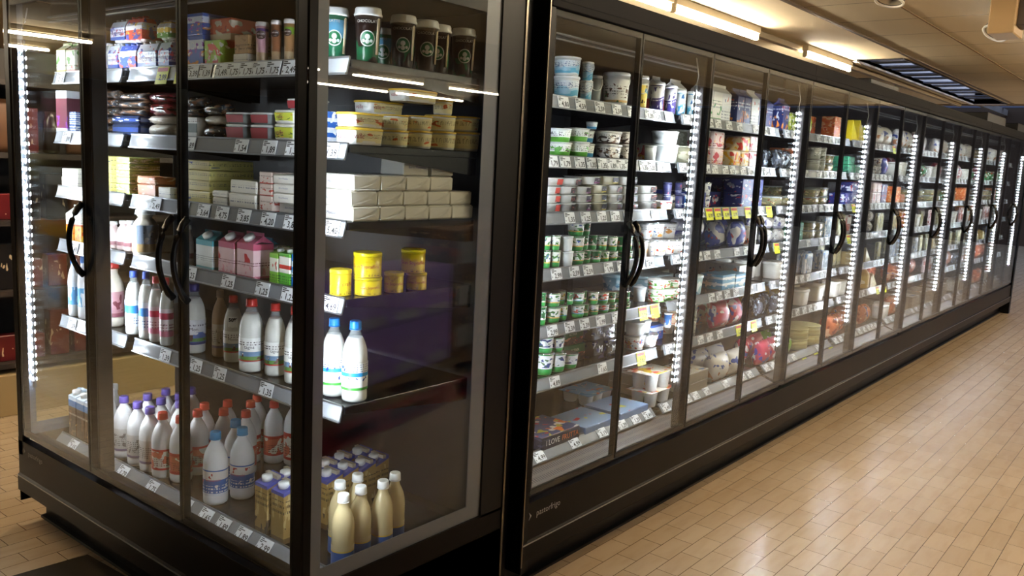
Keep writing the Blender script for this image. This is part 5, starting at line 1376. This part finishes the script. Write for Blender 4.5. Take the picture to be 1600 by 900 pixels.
defk('f_ltbl', 'cheese_tub', 'tub', 'light-blue cheese tub', lambda w, h, d: parts_of(box_tub, w, h, d, R_('9cc4d4', (), (('dfeef2', 2.6, .56, 0, 1), ('4a88a8', 4, .62, 0, .6))), mat('b8d4dc', .3), 20), .12, .09, .11, 1)
defk('f_ltbs', 'cheese_tub', 'tub', 'striped light-blue cheese pack', lambda w, h, d: parts_of(carton_box, w, h, d, R_('3f8fb8', ((.3, .45, 'e6eef0'), (.7, .85, 'e6eef0')), (('e6eef0', 4, .6, 0, 1),)), None), .15, .07, .12, 1)
defk('f_whor', 'cheese_box', 'box', 'white box with orange print', lambda w, h, d: parts_of(carton_box, w, h, d, R_('ecebe6', (), (('d86a2a', 3, .62, .1, .9), ('3a6a8a', 5, .66, 0, .9)), ('7a7a7a', .1, .3, 8)), None), .09, .1, .09, 1)
defk('f_jaro', 'spread_jar', 'jar', 'beige-orange spread tub', lambda w, h, d: parts_of(tub, w, h, R_('d8c0a4', (), (('c86a4a', 2.6, .58, .1, .8), ('e8e2d8', 3, .6, .3, 1)), ('4a3a34', .6, .8, 8)), mat('d8d6d0', .3), 18, .9), .085, .075, .085, 2, 1)
defk('f_grpot', 'grated_cheese_tub', 'tub', 'grey-white cheese tub', lambda w, h, d: parts_of(tub, w, h, R_('a8aca4', (), (('4a5a4a', 3, .62, .1, .8), ('e0e0d8', 3, .6, .3, 1)), ('3a3a34', .6, .8, 8)), mat('8a8a84', .3), 18, .9), .085, .07, .085, 2, 1)
defk('f_redbag', 'cheese_bag', 'packaged food', 'red-pink netted bag', lambda w, h, d: parts_of(pouch, w, h, d, R_('b83050', (), (('e8e0e0', 2.6, .6, .1, 1), ('2a3a9a', 3, .62, 0, .8)))), .14, .13, .09, 1)
defk('f_blbag', 'cheese_bag', 'packaged food', 'blue-white bag', lambda w, h, d: parts_of(pouch, w, h, d, R_('3040a0', (), (('e8e6ec', 2.4, .54, .1, 1), ('c83030', 4, .66, 0, .8)))), .12, .12, .08, 1)
defk('f_flatw', 'cheese_tray', 'box', 'flat white printed box', lambda w, h, d: parts_of(flatbox, w, h, d, mat('8f8578', .45), R_('dedad2', (), (('e0a23a', 3, .62, 0, 1.2), ('8a5a34', 4, .64, 0, 1.2), ('4a78b0', 3, .66, 0, 1.2)))), .2, .05, .17, 2)
defk('f_flatb', 'cheese_tray', 'box', 'blue-orange lettered tray', lambda w, h, d: parts_of(flatbox, w, h, d, R_('2f50a8', (), (('e8803a', 4, .56, .2, 1),)), R_('8a6a54', (), (('e88a3a', 4, .56, 0, 1.2), ('3f60b8', 3, .58, 0, 1.2)))), .18, .07, .2, 1)
defk('f_whbag', 'cheese_bag', 'packaged food', 'white bag with blue lettering', lambda w, h, d: parts_of(pouch, w, h, d, R_('e2dfdc', (), (('b87a4a', 3, .6, 0, .5), ('2a50a8', 4, .62, .5, 1)))), .17, .13, .1, 1)
defk('f_purbag', 'purple_bag', 'packaged food', 'violet shiny bag', lambda w, h, d: parts_of(pouch, w, h, d, R_('4a3a9a', (), (('5c4ab0', 3, .6, 0, 1),), None, .2)), .12, .17, .1, 1)
defk('f_grbag', 'salad_bag', 'packaged food', 'green salad bag', lambda w, h, d: parts_of(pouch, w, h, d, R_('7ab83a', (), (('a8d860', 3, .56, 0, 1), ('4a8a2a', 4, .58, 0, 1), ('e8e8d0', 4, .66, .4, 1)), None, .15)), .17, .13, .1, 1)
defk('f_lime', 'herb_pack', 'packaged food', 'lime-green cheese pack', lambda w, h, d: parts_of(pouch, w, h, d, R_('bcd24a', (), (('e6ecc0', 3, .56, 0, 1), ('5a7a2a', 4, .62, 0, 1)), None, .2)), .12, .1, .06, 1)
defk('f_green', 'green_pack', 'packaged food', 'dark green food pack', lambda w, h, d: parts_of(carton_box, w, h, d, R_('3a8a68', (), (('dfe6dc', 3, .6, 0, 1), ('24584a', 3, .56, 0, 1))), None, [], .006), .12, .055, .1, 2)
defk('f_olive', 'olive_tray', 'packaged food', 'clear tray of mixed antipasti', lambda w, h, d: parts_of(box_tub, w, h, d, R_('8a8468', (), (('5a6a3a', 4, .56, 0, 1), ('c8b88a', 4, .6, 0, 1), ('8a3a2a', 6, .66, 0, 1)), None, .1), CLEARD, 20), .13, .05, .12, 2)
defk('f_oran', 'orange_pack', 'packaged food', 'orange cheese pack', lambda w, h, d: parts_of(carton_box, w, h, d, R_('e07a3a', (), (('f0c89a', 3, .58, 0, 1), ('c8402a', 4, .62, 0, 1))), None, [], .004), .11, .06, .08, 2)
defk('f_yelw', 'cheese_wedge', 'cheese', 'pale yellow cheese wedge', lambda w, h, d: parts_of(wedge, w, h, d, R_('d8cc9a', (), (('c4b47a', 5, .6, 0, 1),)), mat('a88a4a', .5)), .12, .09, .12, 1)
defk('f_round', 'round_cheese', 'cheese', 'round pale cheese wheel', lambda w, h, d: parts_of(tub, w, h, R_('d0c78a', ((.4, .6, 'bdb070'),), (('bfae6a', 3, .6, 0, 1),)), mat('dcd49c', .5), 24, .98), .19, .06, .19, 2, 1)
defk('f_bottle', 'mustard_bottle', 'bottle', 'yellow squeeze bottle', lambda w, h, d: parts_of(bottle, h, w, mat('c8a02c', .3), mat('b0903a', .35), R_('d8b84a', (), (('f0e8c0', 3, .56, 0, 1),)), (.2, .6), False, 16, None, .5), .085, .15, .085, 1, 1)
defk('f_darkb', 'dark_pack', 'packaged food', 'dark clear-wrapped pack', lambda w, h, d: parts_of(pouch, w, h, d, R_('4a4e58', (), (('a8b4c0', 4, .6, 0, 1), ('1c2028', 3, .56, 0, 1)), None, .1)), .1, .1, .06, 1)
defk('f_paper', 'leaning_packet', 'packaged food', 'white-blue leaning packet', lambda w, h, d: parts_of(card_pack, w, h, d, R_('d0d8e2', (), (('3a7ac0', 3, .58, 0, 1), ('f0e8e0', 4, .6, 0, 1))), R_('9aa4b0', (), (('d8dce2', 4, .56, 0, 1),), None, .12)), .11, .12, .03, 1)
defk('f_meat', 'sliced_meat_pack', 'packaged food', 'pink sliced-meat pack', lambda w, h, d: parts_of(card_pack, w, h, d, R_('c8b8b4', (), (('8a3a3a', 3, .6, 0, 1),)), R_('c87a70', (), (('e8c0b8', 4, .56, 0, 1), ('9a3a34', 4, .62, 0, 1)), None, .12), mat('e6e4e0', .4)), .12, .13, .03, 1)
defk('f_ham', 'ham_pack', 'packaged food', 'orange-red wrapped meat', lambda w, h, d: parts_of(pouch, w, h, d, R_('c8643c', (), (('e8b08a', 3, .58, 0, 1), ('8a2a20', 4, .6, 0, 1), ('2a4a9a', 3, .68, .4, 1)), None, .15)), .18, .14, .12, 1)
defk('f_ytri', 'yellow_sign_pack', 'packaged food', 'bright yellow triangular pack', lambda w, h, d: parts_of(wedge, w, h, d, R_('e8d42a', (), (('f4ecb0', 4, .66, 0, 1),)), mat('d8c020', .4)), .14, .13, .06, 1)
defk('f_green2', 'green_bag', 'packaged food', 'bright green bag', lambda w, h, d: parts_of(pouch, w, h, d, R_('2a8a4a', (), (('dfe6dc', 3, .6, 0, 1), ('c83a2a', 4, .64, 0, 1)), None, .2)), .15, .1, .08, 1)
defk('f_white', 'white_tub', 'tub', 'plain white tub', lambda w, h, d: parts_of(box_tub, w, h, d, mat('d8d6ce', .35), mat('e4e2da', .3), 20), .12, .1, .1, 1)
defk('f_orbot', 'orange_bag', 'packaged food', 'orange snack bag', lambda w, h, d: parts_of(pouch, w, h, d, R_('e08a1c', (), (('c83a1c', 3, .58, 0, 1), ('f4d08a', 4, .62, 0, 1)), None, .2)), .13, .1, .08, 2)
defk('f_slim', 'sliced_cheese_pack', 'packaged food', 'slim upright cheese packet', lambda w, h, d: parts_of(card_pack, w, h, d, R_('c4c0a8', (), (('8a8a5a', 3, .58, 0, 1), ('3a5a9a', 4, .66, 0, 1))), R_('d0c89a', (), (('e8e4c8', 4, .56, 0, 1),), None, .12)), .07, .13, .03, 1)

PLAN = {
 3: ['f_carr f_carw f_carw f_carw f_carb', 'f_yelr f_cans f_cans f_pink f_redy f_pink f_pink', 'f_silver f_silver f_navyb f_silver f_silver', 'f_lav f_greyp f_lav f_greyp f_greyp', 'f_ltbl f_ltbl f_ltbs f_ltbl', 'f_grpot f_jaro f_jaro f_grpot f_darkb f_grpot', 'f_flatw f_flatw f_flatb'],
 4: ['f_carn f_carn f_carb f_carn f_carn', 'f_yelr f_yelr f_pink f_navyb f_redy', 'f_navyb f_navyb f_navyb f_silver', 'f_blbag f_whor f_silver f_white', 'f_ltbs f_whor f_whor f_white', 'f_redbag f_redbag f_blbag f_blbag', 'f_whbag f_flatw f_purbag'],
 5: ['f_carn f_lime f_lime f_lime f_olive', 'f_darkb f_oran f_oran f_grpot', 'f_olive f_olive f_olive f_green', 'f_greyp f_green f_green f_olive', 'f_white f_paper f_paper f_slim', 'f_darkb f_bottle f_bottle f_slim', 'f_redbag f_grbag f_grbag'],
 6: ['f_oran f_oran f_white f_whor', 'f_grpot f_olive f_grpot', 'f_olive f_darkb f_lime', 'f_olive f_paper f_slim f_greyp', 'f_paper f_paper f_slim f_white', 'f_white f_white f_grpot', 'f_round f_round f_oran'],
 7: ['f_ytri f_lime f_yelw f_meat', 'f_green f_darkb f_green f_blbag', 'f_navyb f_redy f_lime f_white', 'f_slim f_meat f_slim f_meat', 'f_slim f_slim f_slim f_yelw f_slim', 'f_white f_darkb f_paper f_bottle', 'f_ham f_ham f_meat'],
 8: ['f_whbag f_olive f_meat', 'f_silver f_blbag f_silver', 'f_pink f_navyb f_redy', 'f_greyp f_slim f_white', 'f_yelw f_slim f_meat', 'f_bottle f_yelw f_white', 'f_ham f_flatw f_ham'],
}
CYC = ['f_yelw f_meat f_whbag', 'f_green2 f_redbag f_white', 'f_oran f_green2 f_olive', 'f_meat f_slim f_orbot f_white', 'f_slim f_paper f_slim f_yelw', 'f_ham f_darkb f_meat', 'f_white f_flatw f_ham']
rp = random.Random(5)
for dno in range(3, 17):
    dx0 = RUN_X0 + (dno - 1) * PITCH + .05; dx1 = RUN_X0 + dno * PITCH - (.085 if dno % 2 == 0 else .03)
    if dno % 2: dx0 += .0
    plan = PLAN.get(dno)
    for s in range(7):
        ks = (plan[s] if plan else CYC[s]).split()
        if not plan: rp.shuffle(ks)
        if dno > 9 and s == 0 and dno % 2: ks = ks[:1]
        x = dx0; i = 0; reps = 0
        while x < dx1 - .04:
            kd = ks[i % len(ks)]; w0, h0, d0, lay = FK[kd]
            sc = 1.12 * rp.uniform(.93, 1.06); w = Q(w0 * sc); h = Q(h0 * 1.1 * rp.uniform(.94, 1.04)); d = Q(d0 * 1.1)
            gap_top = (ZS[s - 1] - .03 if s else 2.05) - ZS[s]
            h = min(h, Q(gap_top / lay - .012))
            if x + w > dx1: break
            offs = 0 if rp.random() < .75 else rp.choice((.03, .06, .12))
            y0 = RUN_Y + (.15 if s == 6 else FRONT) + .014 + offs
            L2 = lay if rp.random() < .8 else max(1, lay - 1)
            if s == 0: L2 = min(L2, 2)
            for j in range(L2):
                hh = h
                ITEMS.append(dict(case='R', s=s, kind=kd, al=x + w / 2, w=w, h=hh, d=w if KIND[kd]['round'] else d, z=ZS[s] + .001 + j * (hh + .0008), off=offs,
                                  loc=(x + w / 2 + rp.uniform(-.001, .001), y0 + (w if KIND[kd]['round'] else d) / 2, ZS[s] + .001 + j * (hh + .0008)),
                                  rz=(-.6 + rp.uniform(-.4, .4)) if KIND[kd]['round'] else 0, look=None))
            if dno < 7 and d < .13 and s > 0:
                dep2 = (w if KIND[kd]['round'] else d)
                for j in range(min(L2, 2)):
                    ITEMS.append(dict(case='R', s=s, kind=kd, al=x + w / 2, w=w, h=h, d=dep2, z=ZS[s] + .001 + j * (h + .0008), off=offs + dep2 + .01,
                                      loc=(x + w / 2, y0 + dep2 * 1.5 + .01, ZS[s] + .001 + j * (h + .0008)), rz=0, look=None))
            x += w + rp.uniform(.003, .012)
            if rp.random() < .12: x += .05
            reps += 1
            if reps >= (2 if len(ks) < 5 else 1) * (1 if w > .13 else 1): i += 1; reps = 0

# ---- drop overlapping guesses, name, label and make
def door_of(it):
    if it['case'] == 'R':
        n = int((it['al'] - RUN_X0) / PITCH); return ORD[min(n, 15)] + ' long-row door', 'near end'
    if it['case'] == 'S': return 'beside the side glass', 'corner'
    x = HY1 - it['al']; return (('far', 'middle', 'corner')[0 if x < .622 else (1 if x < 1.243 else 2)]) + ' end-case door', 'corner'
def rect(it):
    w, d = it['w'], it['d']
    if abs(it['rz']) > .1 and not KIND[it['kind']]['round']: w, d = d, w
    x, y, z = it['loc']; return (x - w / 2, x + w / 2, y - d / 2, y + d / 2, z, z + it['h'])
def clash(a, b, e=.0025):
    A, B = a['rect'], b['rect']
    if KIND[a['kind']]['round'] and KIND[b['kind']]['round']: e = -.004
    if not all(A[i] < B[i + 1] - e and B[i] < A[i + 1] - e for i in (0, 2)): return False
    if not (A[4] < B[5] - .0003 and B[4] < A[5] - .0003): return False
    if KIND[a['kind']]['round'] and KIND[b['kind']]['round']:
        return math.hypot(a['loc'][0] - b['loc'][0], a['loc'][1] - b['loc'][1]) < (a['w'] + b['w']) / 2 + .003
    return True
kept = []
for it in ITEMS:
    lim = {'R': 2.47, 'L': 2.10, 'S': 9}[it['case']]
    it['rect'] = rect(it)
    if it['case'] == 'L' and it['rect'][2] < 1.845: it['loc'] = (it['loc'][0], it['loc'][1] + 1.846 - it['rect'][2], it['loc'][2]); it['rect'] = rect(it)
    # push aside by small steps where the measured outlines touch
    for step in range(14):
        hit = [k for k in kept if k['s'] == it['s'] and k['case'][0] in ('R' if it['case'] == 'R' else 'LS') and clash(it, k)]
        if not hit: break
        k = hit[0]; x, y, z = it['loc']
        if it['case'] == 'S': it['loc'] = (x, y + .012, z)
        elif it['case'] == 'L': it['loc'] = (x + .012, y + (.004 if k['loc'][1] < y else -.004), z)
        else: it['loc'] = (x + (.004 if k['loc'][0] < x else -.004), y + .012, z)
        it['rect'] = rect(it)
    else:
        print('dropped', it['kind'], it['case'], it['s'], round(it['al'], 2)); continue
    kept.append(it)
from collections import defaultdict
grp = defaultdict(list)
for it in kept:
    it['door'], it['end'] = door_of(it)
    it['lk'] = it['look'] or KIND[it['kind']]['look']
    grp[(it['case'], it['door'], it['s'], it['lk'])].append(it)
def clusters(vals, tol):
    vs = sorted(vals); out = []
    for v in vs:
        if not out or v - out[-1][-1] > tol: out.append([v])
        else: out[-1].append(v)
    return [sum(c) / len(c) for c in out]
def near(v, cl): return min(range(len(cl)), key=lambda i: abs(cl[i] - v))
tot = defaultdict(int)
for it in kept: tot[it['lk']] += 1
for (case, dr, s, lk), L_ in grp.items():
    sh = SHW['R' if case == 'R' else 'L'][s]
    if case == 'S': base = '%s on %s shelf beside side glass' % (lk, sh)
    else: base = '%s on %s shelf, %s' % (lk, sh, dr)
    ac = clusters([i['al'] if case != 'S' else i['loc'][0] for i in L_], .02)
    zc = clusters([i['z'] for i in L_], .015)
    for it in L_:
        a = near(it['al'] if case != 'S' else it['loc'][0], ac)
        parts = ''
        if len(ac) > 1:
            parts += ', %s from %s' % (ORD[a] if a < 16 else 'last', 'near end' if case == 'R' else 'corner')
        same = [q for q in L_ if near(q['al'] if case != 'S' else q['loc'][0], ac) == a]
        words = []
        zz = clusters([q['z'] for q in same], .015)
        if len(zz) > 1:
            k = near(it['z'], zz); n = len(zz)
            words.append('lowest' if k == 0 else ('topmost' if k == n - 1 else ('middle' if n == 3 else ('second' if k == 1 else ('third' if k == 2 else 'fourth')))))
        lvl = [q for q in same if near(q['z'], zz) == near(it['z'], zz)]
        if len(lvl) > 1:
            fr = sorted(lvl, key=lambda q: (q['loc'][1] if case != 'L' else q['loc'][0])).index(it)
            words.append(('front', 'back', 'rear', 'rearmost', 'hindmost')[min(fr, 4)])
        if words: parts += ', ' + ' '.join(words)
        it['label'] = base + parts
        it['group'] = lk + 's' if tot[lk] > 1 else None
for it in kept:
    k = KIND[it['kind']]
    key = k['f'](it['w'], it['h'], it['d'])
    dist = (Vector(it['loc']) - CAM).length
    joined = dist > 5.2
    spawn(key, k['name'], it['label'], k['cat'], it['loc'], it['rz'], it['group'], joined)
print('goods', len(kept), 'objects', len(bpy.data.objects), 'dup labels', [k for k, v in SEEN.items() if len(v) > 1 and 'reflection' not in k][:12], 'long', [k for k in SEEN if len(k.split()) > 16][:8])
